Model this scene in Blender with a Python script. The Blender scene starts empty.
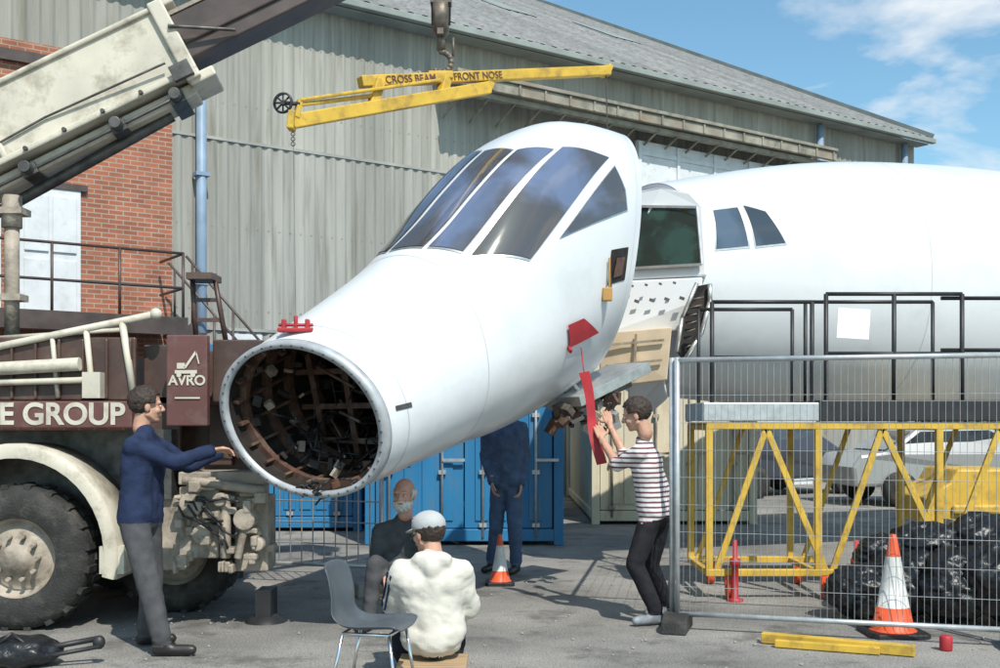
import bpy, bmesh, math, random, time
from mathutils import Vector, Matrix, noise, Euler
from mathutils.bvhtree import BVHTree
random.seed(7)
V=Vector
scene=bpy.context.scene
EYE=1.54; F=1100.0
def P(u,v,d): return V(((u-500)/F*d, d, EYE-(v-420)/F*d))

# ------------------------------------------------------------------ materials
def new_mat(name):
    m=bpy.data.materials.new(name); m.use_nodes=True
    nt=m.node_tree; b=nt.nodes["Principled BSDF"]
    return m,nt,b
def mat(name,col,rough=.6,metal=0,var=.15,scale=3,bump=0.0,bscale=40,dirt=None,dirt_amt=.5,dscale=1.5,stretch=(1,1,1),coat=0,spec=.5,bdist=.02):
    m,nt,b=new_mat(name); N=nt.nodes; L=nt.links
    tc=N.new("ShaderNodeTexCoord"); mp=N.new("ShaderNodeMapping"); mp.inputs["Scale"].default_value=stretch
    L.new(tc.outputs["Object"],mp.inputs[0])
    n=N.new("ShaderNodeTexNoise"); n.inputs["Scale"].default_value=scale; n.inputs["Detail"].default_value=5
    L.new(mp.outputs[0],n.inputs[0])
    r=N.new("ShaderNodeValToRGB")
    c=V(col[:3]); lo=c*(1-var); hi=V([min(1,x*(1+var)) for x in c])
    r.color_ramp.elements[0].position=.3; r.color_ramp.elements[1].position=.7
    r.color_ramp.elements[0].color=(*lo,1); r.color_ramp.elements[1].color=(*hi,1)
    L.new(n.outputs[0],r.inputs[0]); out=r.outputs[0]
    if dirt:
        n2=N.new("ShaderNodeTexNoise"); n2.inputs["Scale"].default_value=dscale; n2.inputs["Detail"].default_value=7; n2.inputs["Roughness"].default_value=.7
        L.new(mp.outputs[0],n2.inputs[0])
        r2=N.new("ShaderNodeValToRGB"); r2.color_ramp.elements[0].position=.5; r2.color_ramp.elements[1].position=.72
        r2.color_ramp.elements[0].color=(0,0,0,1); r2.color_ramp.elements[1].color=(dirt_amt,)*3+(1,)
        L.new(n2.outputs[0],r2.inputs[0])
        mx=N.new("ShaderNodeMixRGB"); L.new(r2.outputs[0],mx.inputs[0]); L.new(out,mx.inputs[1]); mx.inputs[2].default_value=(*dirt,1)
        out=mx.outputs[0]
    L.new(out,b.inputs["Base Color"])
    b.inputs["Roughness"].default_value=rough; b.inputs["Metallic"].default_value=metal
    b.inputs["Specular IOR Level"].default_value=spec
    if coat: b.inputs["Coat Weight"].default_value=coat
    if bump:
        n3=N.new("ShaderNodeTexNoise"); n3.inputs["Scale"].default_value=bscale; n3.inputs["Detail"].default_value=4
        L.new(tc.outputs["Object"],n3.inputs[0])
        bp=N.new("ShaderNodeBump"); bp.inputs["Strength"].default_value=bump; bp.inputs["Distance"].default_value=bdist
        L.new(n3.outputs[0],bp.inputs["Height"]); L.new(bp.outputs[0],b.inputs["Normal"])
    return m
M={}
M['white']=mat("white_aircraft_paint",(.68,.70,.725),.28,var=.03,scale=1.2,dirt=(.46,.48,.50),dirt_amt=.36,dscale=1.6,bump=.08,bscale=2.0,coat=.25)
M['alu']=mat("bare_aluminium",(.62,.62,.6),.38,.8,var=.15,scale=12)
M['rib']=mat("interior_primer_brown",(.085,.042,.028),.6,var=.5,scale=14,dirt=(.20,.16,.12),dirt_amt=.7,dscale=6)
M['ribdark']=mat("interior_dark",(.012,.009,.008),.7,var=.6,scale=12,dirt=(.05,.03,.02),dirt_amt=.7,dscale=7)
M['beige']=mat("bulkhead_beige",(.66,.53,.38),.6,var=.12,scale=5)
M['black']=mat("black_paint",(.02,.02,.022),.5,var=.3,scale=9)
M['rubber']=mat("tyre_rubber",(.028,.027,.026),.8,var=.35,scale=9,bump=.4,bscale=60,dirt=(.14,.13,.11),dirt_amt=.6,dscale=5)
M['yellow']=mat("yellow_paint",(.58,.37,.045),.5,var=.15,scale=5,dirt=(.20,.12,.05),dirt_amt=.85,dscale=7)
M['red']=mat("red_paint",(.38,.022,.03),.55,var=.2,scale=6)
M['orange']=mat("cone_orange",(.72,.10,.03),.5,var=.15,scale=8,dirt=(.2,.08,.05),dirt_amt=.6,dscale=9)
M['conewhite']=mat("cone_white",(.62,.62,.60),.5,var=.1,dirt=(.33,.31,.28),dirt_amt=.6,dscale=9)
M['galv']=mat("galvanised_steel",(.50,.52,.53),.42,.55,var=.15,scale=15)
M['cream']=mat("crane_cream",(.56,.52,.43),.5,var=.12,scale=3,dirt=(.24,.20,.15),dirt_amt=.8,dscale=4,bump=.1,bscale=12)
M['creamdk']=mat("crane_cream_dirty",(.34,.29,.235),.6,var=.3,scale=7,dirt=(.09,.07,.05),dirt_amt=.9,dscale=6,bump=.3,bscale=30)
M['brown']=mat("truck_brown",(.075,.042,.034),.45,var=.3,scale=4,dirt=(.16,.12,.09),dirt_amt=.6,dscale=5)
M['maroon']=mat("truck_maroon",(.12,.05,.045),.5,var=.2,scale=4,dirt=(.2,.15,.12),dirt_amt=.5,dscale=5)
M['boomdark']=mat("boom_inner_brown",(.07,.05,.045),.45,var=.3,scale=5)
M['steel']=mat("dark_steel",(.10,.095,.09),.5,.6,var=.4,scale=12)
M['grease']=mat("greasy_steel",(.14,.12,.10),.5,.3,var=.4,scale=15,dirt=(.3,.2,.12),dirt_amt=.6,dscale=12)
M['blue']=mat("container_blue",(.022,.18,.38),.5,var=.15,scale=2,dirt=(.11,.16,.20),dirt_amt=.7,dscale=4,stretch=(1,1,.3))
M['creambox']=mat("container_cream",(.64,.58,.44),.6,var=.1,scale=2,dirt=(.3,.2,.12),dirt_amt=.6,dscale=4,stretch=(1,1,.3))
M['wood']=mat("timber",(.40,.28,.16),.7,var=.25,scale=4,stretch=(1,12,12))
M['chrome']=mat("chrome",(.75,.75,.76),.18,1,var=.03)
M['chair']=mat("chair_plastic",(.07,.085,.10),.42,var=.15,scale=5,dirt=(.16,.16,.15),dirt_amt=.4,dscale=8)
M['bag']=mat("bin_bag_plastic",(.010,.011,.013),.36,var=.3,scale=5,bump=.6,bscale=18)
M['paper']=mat("paper",(.82,.82,.84),.8,var=.03)
M['gutter']=mat("gutter_grey_green",(.24,.27,.255),.6,var=.2,scale=2)
M['flash']=mat("flashing_grey",(.30,.30,.28),.7,var=.2,scale=2)
M['pipe']=mat("downpipe_blue_grey",(.22,.30,.40),.5,var=.15,scale=4)
M['doorwhite']=mat("white_door_paint",(.62,.64,.66),.6,var=.08,scale=3,dirt=(.4,.4,.38),dirt_amt=.5,dscale=5)
M['darkopening']=mat("dark_opening",(.03,.035,.035),.8,var=.4,scale=2)
M['rust']=mat("weathered_track",(.26,.245,.20),.8,var=.4,scale=5,dirt=(.16,.09,.05),dirt_amt=.8,dscale=2.5)
M['concrete']=mat("concrete",(.3,.29,.27),.9,bump=.4)
CB=dict(spec=.2,bdist=.004)
M['skin']=mat("skin",(.50,.28,.195),.5,var=.12,scale=20)
M['skin2']=mat("skin_ruddy",(.58,.31,.23),.5,var=.12,scale=20)
M['navy']=mat("navy_wool",(.020,.031,.072),.9,var=.3,scale=12,bump=.6,bscale=60,**CB)
M['greytrousers']=mat("grey_trousers",(.075,.075,.08),.9,var=.2,scale=14,bump=.4,bscale=60,**CB)
M['blacktrousers']=mat("black_trousers",(.018,.018,.022),.85,var=.3,scale=14,bump=.4,bscale=60,**CB)
M['overalls']=mat("blue_overalls",(.075,.115,.20),.9,var=.25,scale=12,bump=.5,bscale=50,**CB)
M['jacket']=mat("dark_jacket",(.075,.08,.085),.9,var=.25,scale=12,bump=.5,bscale=50,**CB)
M['hoodie']=mat("cream_fleece",(.60,.57,.51),.95,var=.06,scale=12,bump=.5,bscale=60,**CB)
M['shoe']=mat("black_leather",(.02,.018,.017),.45,var=.3)
M['trainer']=mat("grey_trainer",(.22,.24,.27),.6,var=.3,scale=20)
M['hairdark']=mat("dark_hair",(.035,.022,.016),.7,var=.5,scale=60,bump=.6,bscale=120,bdist=.005)
M['hairwhite']=mat("white_hair",(.62,.60,.57),.8,var=.2,scale=60,bump=.6,bscale=120,bdist=.005)
M['capgrey']=mat("grey_cap",(.42,.43,.43),.85,var=.1,scale=10,bump=.3,bscale=80,bdist=.004)
M['eye']=mat("eye_dark",(.02,.015,.012),.3)
M['eyewhite']=mat("eye_white",(.75,.73,.7),.3,var=.02)
M['lip']=mat("lips",(.40,.17,.14),.5)
def stripes():
    m,nt,b=new_mat("striped_jersey"); N=nt.nodes; L=nt.links
    tc=N.new("ShaderNodeTexCoord"); w=N.new("ShaderNodeTexWave"); w.bands_direction='Z'; w.inputs["Scale"].default_value=8.5
    w.inputs["Distortion"].default_value=.5; w.inputs["Detail Scale"].default_value=2
    L.new(tc.outputs["Object"],w.inputs[0]); r=N.new("ShaderNodeValToRGB"); r.color_ramp.interpolation='CONSTANT'
    r.color_ramp.elements[0].color=(.16,.06,.08,1); r.color_ramp.elements[1].position=.33; r.color_ramp.elements[1].color=(.70,.69,.68,1)
    L.new(w.outputs[1],r.inputs[0]); L.new(r.outputs[0],b.inputs["Base Color"]); b.inputs["Roughness"].default_value=.9
    return m
M['stripes']=stripes()
def glass(name,col,col2=None,rough=.06,sc=1.6):
    m,nt,b=new_mat(name); N=nt.nodes; L=nt.links
    tc=N.new("ShaderNodeTexCoord"); n=N.new("ShaderNodeTexNoise"); n.inputs["Scale"].default_value=sc; n.inputs["Detail"].default_value=5; n.inputs["Distortion"].default_value=.4
    L.new(tc.outputs["Object"],n.inputs[0]); r=N.new("ShaderNodeValToRGB")
    r.color_ramp.elements[0].position=.42; r.color_ramp.elements[1].position=.58
    c=V(col); c2=V(col2) if col2 else c*.5; r.color_ramp.elements[0].color=(*c2,1); r.color_ramp.elements[1].color=(*(c*1.2),1)
    L.new(n.outputs[0],r.inputs[0]); L.new(r.outputs[0],b.inputs["Base Color"])
    b.inputs["Roughness"].default_value=rough; b.inputs["Specular IOR Level"].default_value=.9; b.inputs["Coat Weight"].default_value=.6; b.inputs["Coat Roughness"].default_value=.03
    return m
M['glass']=glass("visor_glass",(.10,.13,.21),(.07,.065,.065))  # bluish and brownish mottling paints sky and surroundings reflections into the glass colour
M['glassgreen']=glass("windscreen_green_glass",(.022,.055,.048),(.012,.022,.02),sc=3)
M['glassside']=glass("side_window_glass",(.06,.085,.12),(.03,.04,.05))
M['carglass']=glass("car_glass",(.03,.04,.045))

# ------------------------------------------------------------------ mesh builder
class B:
    def __init__(s): s.bm=bmesh.new()
    def _faces(s,verts,faces,mi,smooth):
        vs=[s.bm.verts.new(v) for v in verts]
        for f in faces:
            try:
                fc=s.bm.faces.new([vs[i] for i in f]); fc.material_index=mi; fc.smooth=smooth
            except ValueError: pass
        return vs
    def tube(s,p,q,r,r2=None,n=10,mi=0,cap=True,smooth=True):
        p=V(p);q=V(q); r2=r if r2 is None else r2
        d=(q-p)
        if d.length<1e-6: return
        d.normalize(); a=d.orthogonal().normalized(); b=d.cross(a)
        vs=[]
        for k,(c,rr) in enumerate(((p,r),(q,r2))):
            for i in range(n):
                t=2*math.pi*i/n; vs.append(c+a*math.cos(t)*rr+b*math.sin(t)*rr)
        fs=[(i,(i+1)%n,n+(i+1)%n,n+i) for i in range(n)]
        v=s._faces(vs,fs,mi,smooth)
        if cap:
            f=s.bm.faces.new(list(reversed(v[:n]))); f.material_index=mi
            f=s.bm.faces.new(v[n:]); f.material_index=mi
    def path(s,pts,r,n=8,mi=0):
        for a,b in zip(pts[:-1],pts[1:]): s.tube(a,b,r,n=n,mi=mi)
        for a in pts[1:-1]: s.ball(a,(r,r,r),mi=mi,seg=n)
    def box(s,c,sz,rot=None,mi=0):
        c=V(c); R=rot if rot is not None else Matrix.Identity(3)
        if isinstance(R,Euler): R=R.to_matrix()
        x,y,z=[k/2 for k in sz]
        vs=[c+R@V((sx*x,sy*y,sz_*z)) for sx in(-1,1) for sy in(-1,1) for sz_ in(-1,1)]
        fs=[(0,1,3,2),(4,6,7,5),(0,4,5,1),(2,3,7,6),(0,2,6,4),(1,5,7,3)]
        s._faces(vs,fs,mi,False)
    def bb(s,x0,x1,y0,y1,z0,z1,mi=0): s.box(((x0+x1)/2,(y0+y1)/2,(z0+z1)/2),(abs(x1-x0),abs(y1-y0),abs(z1-z0)),mi=mi)
    def beam(s,p,q,w,h,up=(0,0,1),mi=0):
        p=V(p);q=V(q); d=(q-p); L=d.length; d.normalize(); up=V(up); y=up.cross(d)
        if y.length<1e-4: y=V((0,1,0)).cross(d)
        y.normalize(); z=d.cross(y); R=Matrix((d,y,z)).transposed()
        s.box((p+q)/2,(L,w,h),R,mi)
    def ball(s,c,r,mi=0,seg=12,R=None):
        c=V(c); n=max(6,seg); m=max(4,n//2+1); vs=[]; R=R or Matrix.Identity(3)
        for j in range(m+1):
            th=math.pi*j/m
            for i in range(n):
                ph=2*math.pi*i/n
                vs.append(c+R@V((r[0]*math.sin(th)*math.cos(ph),r[1]*math.sin(th)*math.sin(ph),r[2]*math.cos(th))))
        vs2=[c+R@V((0,0,r[2]))]+vs[n:m*n]+[c+R@V((0,0,-r[2]))]
        fs=[]
        for i in range(n): fs.append((0,1+i,1+(i+1)%n))
        for j in range(m-2):
            for i in range(n):
                a=1+j*n+i; b=1+j*n+(i+1)%n
                fs.append((a,a+n,b+n,b))
        last=len(vs2)-1; o=1+(m-2)*n
        for i in range(n): fs.append((o+i,last,o+(i+1)%n))
        s._faces(vs2,fs,mi,True)
    def capsule(s,p,q,r,r2=None,n=12):
        r2=r if r2 is None else r2
        s.tube(p,q,r,r2,n=n); s.ball(p,(r,)*3,seg=n); s.ball(q,(r2,)*3,seg=n)
    def lathe(s,c,axis,prof,n=32,mi=0,mis=None):
        c=V(c); d=V(axis).normalized(); a=d.orthogonal().normalized(); b=d.cross(a)
        vs=[]
        for (r,h) in prof:
            for i in range(n):
                t=2*math.pi*i/n; vs.append(c+d*h+(a*math.cos(t)+b*math.sin(t))*r)
        V_=[s.bm.verts.new(v) for v in vs]
        for k in range(len(prof)-1):
            for i in range(n):
                f=s.bm.faces.new([V_[k*n+i],V_[k*n+(i+1)%n],V_[(k+1)*n+(i+1)%n],V_[(k+1)*n+i]]); f.smooth=True
                f.material_index=mis[k] if mis else mi
    def poly(s,pts,mi=0,smooth=False): s._faces([V(p) for p in pts],[tuple(range(len(pts)))],mi,smooth)
    def prism(s,pts,off,mi=0):
        pts=[V(p) for p in pts]; off=V(off); n=len(pts)
        fs=[tuple(range(n)),tuple(range(2*n-1,n-1,-1))]+[(i,n+i,n+(i+1)%n,(i+1)%n) for i in range(n)]
        s._faces(pts+[p+off for p in pts],fs,mi,False)
    def done(s,name,mats,parent=None,bevel=0,recalc=True):
        if recalc: bmesh.ops.recalc_face_normals(s.bm,faces=s.bm.faces)
        me=bpy.data.meshes.new(name); s.bm.to_mesh(me); s.bm.free()
        o=bpy.data.objects.new(name,me); scene.collection.objects.link(o)
        for m in (mats if isinstance(mats,(list,tuple)) else [mats]): me.materials.append(M[m] if isinstance(m,str) else m)
        if parent: o.parent=parent
        if bevel:
            bv=o.modifiers.new("bevel",'BEVEL'); bv.width=bevel; bv.segments=2; bv.limit_method='ANGLE'; bv.angle_limit=math.radians(50)
        return o
def empty(name,loc=(0,0,0),rotz=0):
    e=bpy.data.objects.new(name,None); e.empty_display_size=.3; scene.collection.objects.link(e); e.location=loc; e.rotation_euler[2]=rotz
    return e
def text(name,body,loc,size,rot,m,parent,extrude=.002,align='LEFT',bold=.004):
    c=bpy.data.curves.new(name,'FONT'); c.body=body; c.size=size; c.extrude=extrude; c.align_x=align; c.offset=bold*size/.15
    o=bpy.data.objects.new(name,c); scene.collection.objects.link(o); o.location=loc; o.rotation_euler=rot
    c.materials.append(M[m]); o.parent=parent; return o
_crc={}
def cr(keys,t):
    key=(id(keys),round(t,6))
    if key in _crc: return _crc[key]
    ks=[k[0] for k in keys]
    if t<=ks[0]: r=list(keys[0][1:])
    elif t>=ks[-1]: r=list(keys[-1][1:])
    else:
        i=max(j for j in range(len(ks)) if ks[j]<=t)
        k0=keys[max(i-1,0)];k1=keys[i];k2=keys[i+1];k3=keys[min(i+2,len(keys)-1)]
        h=k2[0]-k1[0]; x=(t-k1[0])/h; r=[]
        for a,b,c,d in zip(k0[1:],k1[1:],k2[1:],k3[1:]):
            m1=(c-a)/max(k2[0]-k0[0],1e-6)*h; m2=(d-b)/max(k3[0]-k1[0],1e-6)*h
            r.append((2*x**3-3*x**2+1)*b+(x**3-2*x**2+x)*m1+(-2*x**3+3*x**2)*c+(x**3-x**2)*m2)
    _crc[key]=r
    return r

# ------------------------------------------------------------------ world / sun / camera
SUNH=V((.38,-.92)).normalized(); ELEV=50
w=bpy.data.worlds.new("World"); scene.world=w; w.use_nodes=True
nt=w.node_tree; bg=nt.nodes["Background"]; N=nt.nodes; L=nt.links
sky=N.new("ShaderNodeTexSky"); sky.sky_type='NISHITA'; sky.sun_disc=False
sky.sun_elevation=math.radians(ELEV); sky.sun_rotation=math.atan2(SUNH.x,SUNH.y); sky.dust_density=.8; sky.ozone_density=1.6; sky.air_density=1.0
tc=N.new("ShaderNodeTexCoord"); sp=N.new("ShaderNodeSeparateXYZ"); L.new(tc.outputs["Generated"],sp.inputs[0])
ad=N.new("ShaderNodeMath"); ad.operation='ADD'; ad.inputs[1].default_value=.12; L.new(sp.outputs[2],ad.inputs[0])
dx=N.new("ShaderNodeMath"); dx.operation='DIVIDE'; L.new(sp.outputs[0],dx.inputs[0]); L.new(ad.outputs[0],dx.inputs[1])
dy=N.new("ShaderNodeMath"); dy.operation='DIVIDE'; L.new(sp.outputs[1],dy.inputs[0]); L.new(ad.outputs[0],dy.inputs[1])
cb=N.new("ShaderNodeCombineXYZ"); L.new(dx.outputs[0],cb.inputs[0]); L.new(dy.outputs[0],cb.inputs[1])
cn=N.new("ShaderNodeTexNoise"); cn.inputs["Scale"].default_value=1.7; cn.inputs["Detail"].default_value=8; cn.inputs["Roughness"].default_value=.56; cn.inputs["Distortion"].default_value=.3
L.new(cb.outputs[0],cn.inputs[0])
rp=N.new("ShaderNodeValToRGB"); rp.color_ramp.elements[0].position=.52; rp.color_ramp.elements[1].position=.70
L.new(cn.outputs[0],rp.inputs[0])
tint=N.new("ShaderNodeMixRGB"); tint.blend_type='MULTIPLY'; tint.inputs[0].default_value=1; tint.inputs[2].default_value=(1.25,1.62,1.55,1); L.new(sky.outputs[0],tint.inputs[1])
mx=N.new("ShaderNodeMixRGB"); L.new(rp.outputs[0],mx.inputs[0]); L.new(tint.outputs[0],mx.inputs[1]); mx.inputs[2].default_value=(8.4,8.7,8.9,1)
L.new(mx.outputs[0],bg.inputs[0]); bg.inputs[1].default_value=.112
sl=bpy.data.lights.new("sun",'SUN'); sl.energy=4.7; sl.angle=math.radians(.5); sl.color=(1,.95,.86)
so=bpy.data.objects.new("sun",sl); scene.collection.objects.link(so)
sd=V((SUNH.x*math.cos(math.radians(ELEV)),SUNH.y*math.cos(math.radians(ELEV)),math.sin(math.radians(ELEV))))
so.rotation_euler=sd.to_track_quat('Z','Y').to_euler(); so.location=sd*30
cam=bpy.data.cameras.new("camera"); co=bpy.data.objects.new("camera",cam); scene.collection.objects.link(co)
co.location=(0,0,EYE); co.rotation_euler=(math.radians(90),0,0); cam.sensor_width=36; cam.lens=36*F/1000; cam.shift_y=.086; cam.clip_end=2000; cam.clip_start=.1
scene.camera=co
scene.view_settings.view_transform='Standard'; scene.view_settings.look='None'; scene.view_settings.exposure=0

# ------------------------------------------------------------------ ground
def ground_mat():
    m,nt,b=new_mat("worn_asphalt"); N=nt.nodes; L=nt.links
    tc=N.new("ShaderNodeTexCoord")
    def nz(sc,det,rg=.6):
        n=N.new("ShaderNodeTexNoise"); n.inputs["Scale"].default_value=sc; n.inputs["Detail"].default_value=det; n.inputs["Roughness"].default_value=rg; L.new(tc.outputs["Object"],n.inputs[0]); return n
    a=nz(.55,8,.65); r=N.new("ShaderNodeValToRGB"); e=r.color_ramp.elements
    e[0].position=.35; e[0].color=(.18,.175,.165,1); e[1].position=.62; e[1].color=(.34,.325,.30,1); L.new(a.outputs[0],r.inputs[0])
    c=nz(70,3,.8); r2=N.new("ShaderNodeValToRGB"); e=r2.color_ramp.elements; e[0].position=.3;e[0].color=(.36,.36,.36,1); e[1].position=.7; e[1].color=(1.45,1.45,1.45,1); L.new(c.outputs[0],r2.inputs[0])
    mu=N.new("ShaderNodeMixRGB"); mu.blend_type='MULTIPLY'; mu.inputs[0].default_value=1; L.new(r.outputs[0],mu.inputs[1]); L.new(r2.outputs[0],mu.inputs[2])
    d=nz(1.6,7,.72); r3=N.new("ShaderNodeValToRGB"); e=r3.color_ramp.elements; e[0].position=.52;e[0].color=(0,0,0,1);e[1].position=.64;e[1].color=(.8,.8,.8,1); L.new(d.outputs[0],r3.inputs[0])
    m2=N.new("ShaderNodeMixRGB"); L.new(r3.outputs[0],m2.inputs[0]); L.new(mu.outputs[0],m2.inputs[1]); m2.inputs[2].default_value=(.10,.095,.088,1)
    L.new(m2.outputs[0],b.inputs["Base Color"]); b.inputs["Roughness"].default_value=.9; b.inputs["Specular IOR Level"].default_value=.25
    bp=N.new("ShaderNodeBump"); bp.inputs["Strength"].default_value=.6; bp.inputs["Distance"].default_value=.01; L.new(c.outputs[0],bp.inputs["Height"]); L.new(bp.outputs[0],b.inputs["Normal"])
    return m
b=B(); b.poly([(-500,-60,0),(500,-60,0),(500,900,0),(-500,900,0)]); b.done("ground",ground_mat())
# loose grit on the yard
b=B()
for i in range(420):
    y=random.uniform(5.5,14); x=random.uniform(-.5,.5)*y*.95; r=random.uniform(.004,.014); b.ball((x,y,r*.5),(r,r*.8,r*.6),seg=6,mi=0)
b.done("loose_gravel",'concrete')

# ------------------------------------------------------------------ hangar
def clad_mat(name,c1,c2,streak,rust=.5):
    m,nt,b=new_mat(name); N=nt.nodes; L=nt.links
    tc=N.new("ShaderNodeTexCoord"); mp=N.new("ShaderNodeMapping"); mp.inputs["Scale"].default_value=(3,3,.22); L.new(tc.outputs["Object"],mp.inputs[0])
    n=N.new("ShaderNodeTexNoise"); n.inputs["Scale"].default_value=1.2; n.inputs["Detail"].default_value=7; n.inputs["Roughness"].default_value=.65; L.new(mp.outputs[0],n.inputs[0])
    r=N.new("ShaderNodeValToRGB"); r.color_ramp.elements[0].position=.35;r.color_ramp.elements[1].position=.68
    r.color_ramp.elements[0].color=(*c1,1); r.color_ramp.elements[1].color=(*c2,1); L.new(n.outputs[0],r.inputs[0])
    sx=N.new("ShaderNodeSeparateXYZ"); L.new(tc.outputs["Object"],sx.inputs[0])
    q=N.new("ShaderNodeMath"); q.operation='DIVIDE'; q.inputs[1].default_value=.82; L.new(sx.outputs[0],q.inputs[0])
    fl=N.new("ShaderNodeMath"); fl.operation='FLOOR'; L.new(q.outputs[0],fl.inputs[0])
    wn=N.new("ShaderNodeTexWhiteNoise"); wn.noise_dimensions='1D'; L.new(fl.outputs[0],wn.inputs["W"])
    mr=N.new("ShaderNodeMapRange"); mr.inputs["To Min"].default_value=.84; mr.inputs["To Max"].default_value=1.08; L.new(wn.outputs[0],mr.inputs[0])
    mu=N.new("ShaderNodeMixRGB"); mu.blend_type='MULTIPLY'; mu.inputs[0].default_value=1; L.new(r.outputs[0],mu.inputs[1]); L.new(mr.outputs[0],mu.inputs[2])
    n2=N.new("ShaderNodeTexNoise"); n2.inputs["Scale"].default_value=2.6; n2.inputs["Detail"].default_value=7; L.new(mp.outputs[0],n2.inputs[0])
    r2=N.new("ShaderNodeValToRGB"); r2.color_ramp.elements[0].position=.54;r2.color_ramp.elements[1].position=.75; r2.color_ramp.elements[0].color=(0,0,0,1); r2.color_ramp.elements[1].color=(rust,)*3+(1,)
    L.new(n2.outputs[0],r2.inputs[0]); m2=N.new("ShaderNodeMixRGB"); L.new(r2.outputs[0],m2.inputs[0]); L.new(mu.outputs[0],m2.inputs[1]); m2.inputs[2].default_value=(*streak,1)
    L.new(m2.outputs[0],b.inputs["Base Color"]); b.inputs["Roughness"].default_value=.75; b.inputs["Specular IOR Level"].default_value=.3
    return m
M['clad']=clad_mat("weathered_cladding",(.28,.275,.245),(.40,.39,.35),(.17,.155,.12),.7)
M['clad2']=clad_mat("weathered_cladding_lower",(.27,.265,.24),(.38,.37,.335),(.16,.15,.115),.7)
M['roof']=clad_mat("roof_sheeting",(.185,.185,.18),(.29,.29,.285),(.10,.095,.08),.9)
def brick_mat():
    m,nt,b=new_mat("red_brick"); N=nt.nodes; L=nt.links
    tc=N.new("ShaderNodeTexCoord"); s=N.new("ShaderNodeSeparateXYZ"); L.new(tc.outputs["Object"],s.inputs[0])
    c=N.new("ShaderNodeCombineXYZ"); L.new(s.outputs[0],c.inputs[0]); L.new(s.outputs[2],c.inputs[1])
    k=N.new("ShaderNodeTexBrick"); k.inputs["Scale"].default_value=1; k.inputs["Brick Width"].default_value=.225; k.inputs["Row Height"].default_value=.075; k.inputs["Mortar Size"].default_value=.009
    k.inputs["Color1"].default_value=(.42,.15,.085,1); k.inputs["Color2"].default_value=(.28,.10,.06,1); k.inputs["Mortar"].default_value=(.36,.30,.25,1)
    L.new(c.outputs[0],k.inputs[0])
    n=N.new("ShaderNodeTexNoise"); n.inputs["Scale"].default_value=2; n.inputs["Detail"].default_value=8; L.new(c.outputs[0],n.inputs[0])
    r=N.new("ShaderNodeValToRGB"); r.color_ramp.elements[0].color=(.45,.45,.45,1); r.color_ramp.elements[1].color=(1.35,1.3,1.25,1); L.new(n.outputs[0],r.inputs[0])
    mu=N.new("ShaderNodeMixRGB"); mu.blend_type='MULTIPLY'; mu.inputs[0].default_value=1; L.new(k.outputs[0],mu.inputs[1]); L.new(r.outputs[0],mu.inputs[2]); L.new(mu.outputs[0],b.inputs["Base Color"])
    b.inputs["Roughness"].default_value=.9
    return m
M['brick']=brick_mat()
hg=empty("corrugated_hangar",(-5.43,18.1,0),math.atan2(.565,.825))
def corr(name,m,x0,x1,f0,f1,pitch=.2,amp=.026):
    b=B(); xs=[];n=int((x1-x0)/pitch); pr=[(0,0),(.25,0),(.5,1),(.75,1)]
    for i in range(n+1):
        for a,o in pr: xs.append((x0+(i+a)*pitch,o*amp))
    vb=[];vt=[]
    nrm=V((f1[0]-f0[0],f1[1]-f0[1])).normalized(); nn=V((-nrm.y,nrm.x))
    for x,o in xs:
        vb.append(b.bm.verts.new((x,f0[0]+nn.x*o,f0[1]+nn.y*o))); vt.append(b.bm.verts.new((x,f1[0]+nn.x*o,f1[1]+nn.y*o)))
    for i in range(len(xs)-1): b.bm.faces.new([vb[i],vb[i+1],vt[i+1],vt[i]])
    return b.done(name,m,hg,recalc=False)
H=9.0; X1=19.8
corr("cladding_upper",'clad',0,X1,(0,6.2),(0,H))
corr("cladding_lower",'clad2',0,X1,(-.03,0),(-.03,6.28))
corr("cladding_left",'clad',-25,-.02,(-.06,7.3),(-.06,H))
corr("roof_front",'roof',-25,X1+.25,(-.45,H-.02),(19,H-.02+19.45*.52),pitch=.3,amp=.035)
corr("roof_rear",'roof',-25,X1+.25,(19,H-.02+19.45*.52),(38.4,H-.02),pitch=.3,amp=.045)
b=B(); b.poly([(X1,0.02,0),(X1,38,0),(X1,38,H),(X1,19,H+19*.52),(X1,.02,H)]); b.poly([(-25,0,0),(-25,38,0),(-25,38,H),(-25,19,H+19*.52),(-25,0,H)]); b.poly([(-25,38,0),(X1,38,0),(X1,38,H),(-25,38,H)]); b.done("end_walls",'clad2',hg)
b=B(); b.bb(-25,0,-.12,.1,0,7.3); b.done("brick_wall",'brick',hg)
b=B()
b.bb(-25,X1+.3,-.60,-.46,H-.18,H-.06); b.bb(-25,X1+.2,-.44,-.06,H-.2,H-.17)
b.done("gutter",'gutter',hg,bevel=.02)
b=B(); b.beam((X1+.27,-.5,H-.02),(X1+.27,19,H-.02+19.5*.52),.06,.22); b.beam((X1+.27,38.5,H-.02),(X1+.27,19,H-.02+19.5*.52),.06,.22); b.done("verge_trim",'gutter',hg)
b=B()
for x,z0,z1 in ((.46,.3,8.8),(15.95,.3,8.75),(19.3,.3,8.75)):
    b.tube((x,-.2,z0),(x,-.2,z1),.085,n=14)
    for z in (2,3.8,5.6,7.4): b.box((x,-.2,z),(.24,.2,.06))
b.tube((5.9,-.14,0),(5.9,-.14,6.2),.025,n=8)
b.done("downpipes",'pipe',hg)
b=B(); b.bb(5.0,15.7,-.90,-.80,7.72,7.92); b.bb(5.0,15.7,-.95,-.06,7.93,8.0); b.bb(5.0,15.7,-.78,-.62,7.60,7.70)
for i in range(18):
    x=5.2+i*.61; b.beam((x,-.08,7.3),(x,-.78,7.62),.04,.04); b.box((x,-.915,7.82),(.05,.03,.2))
b.done("door_track_canopy",'rust',hg,bevel=.01)
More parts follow.
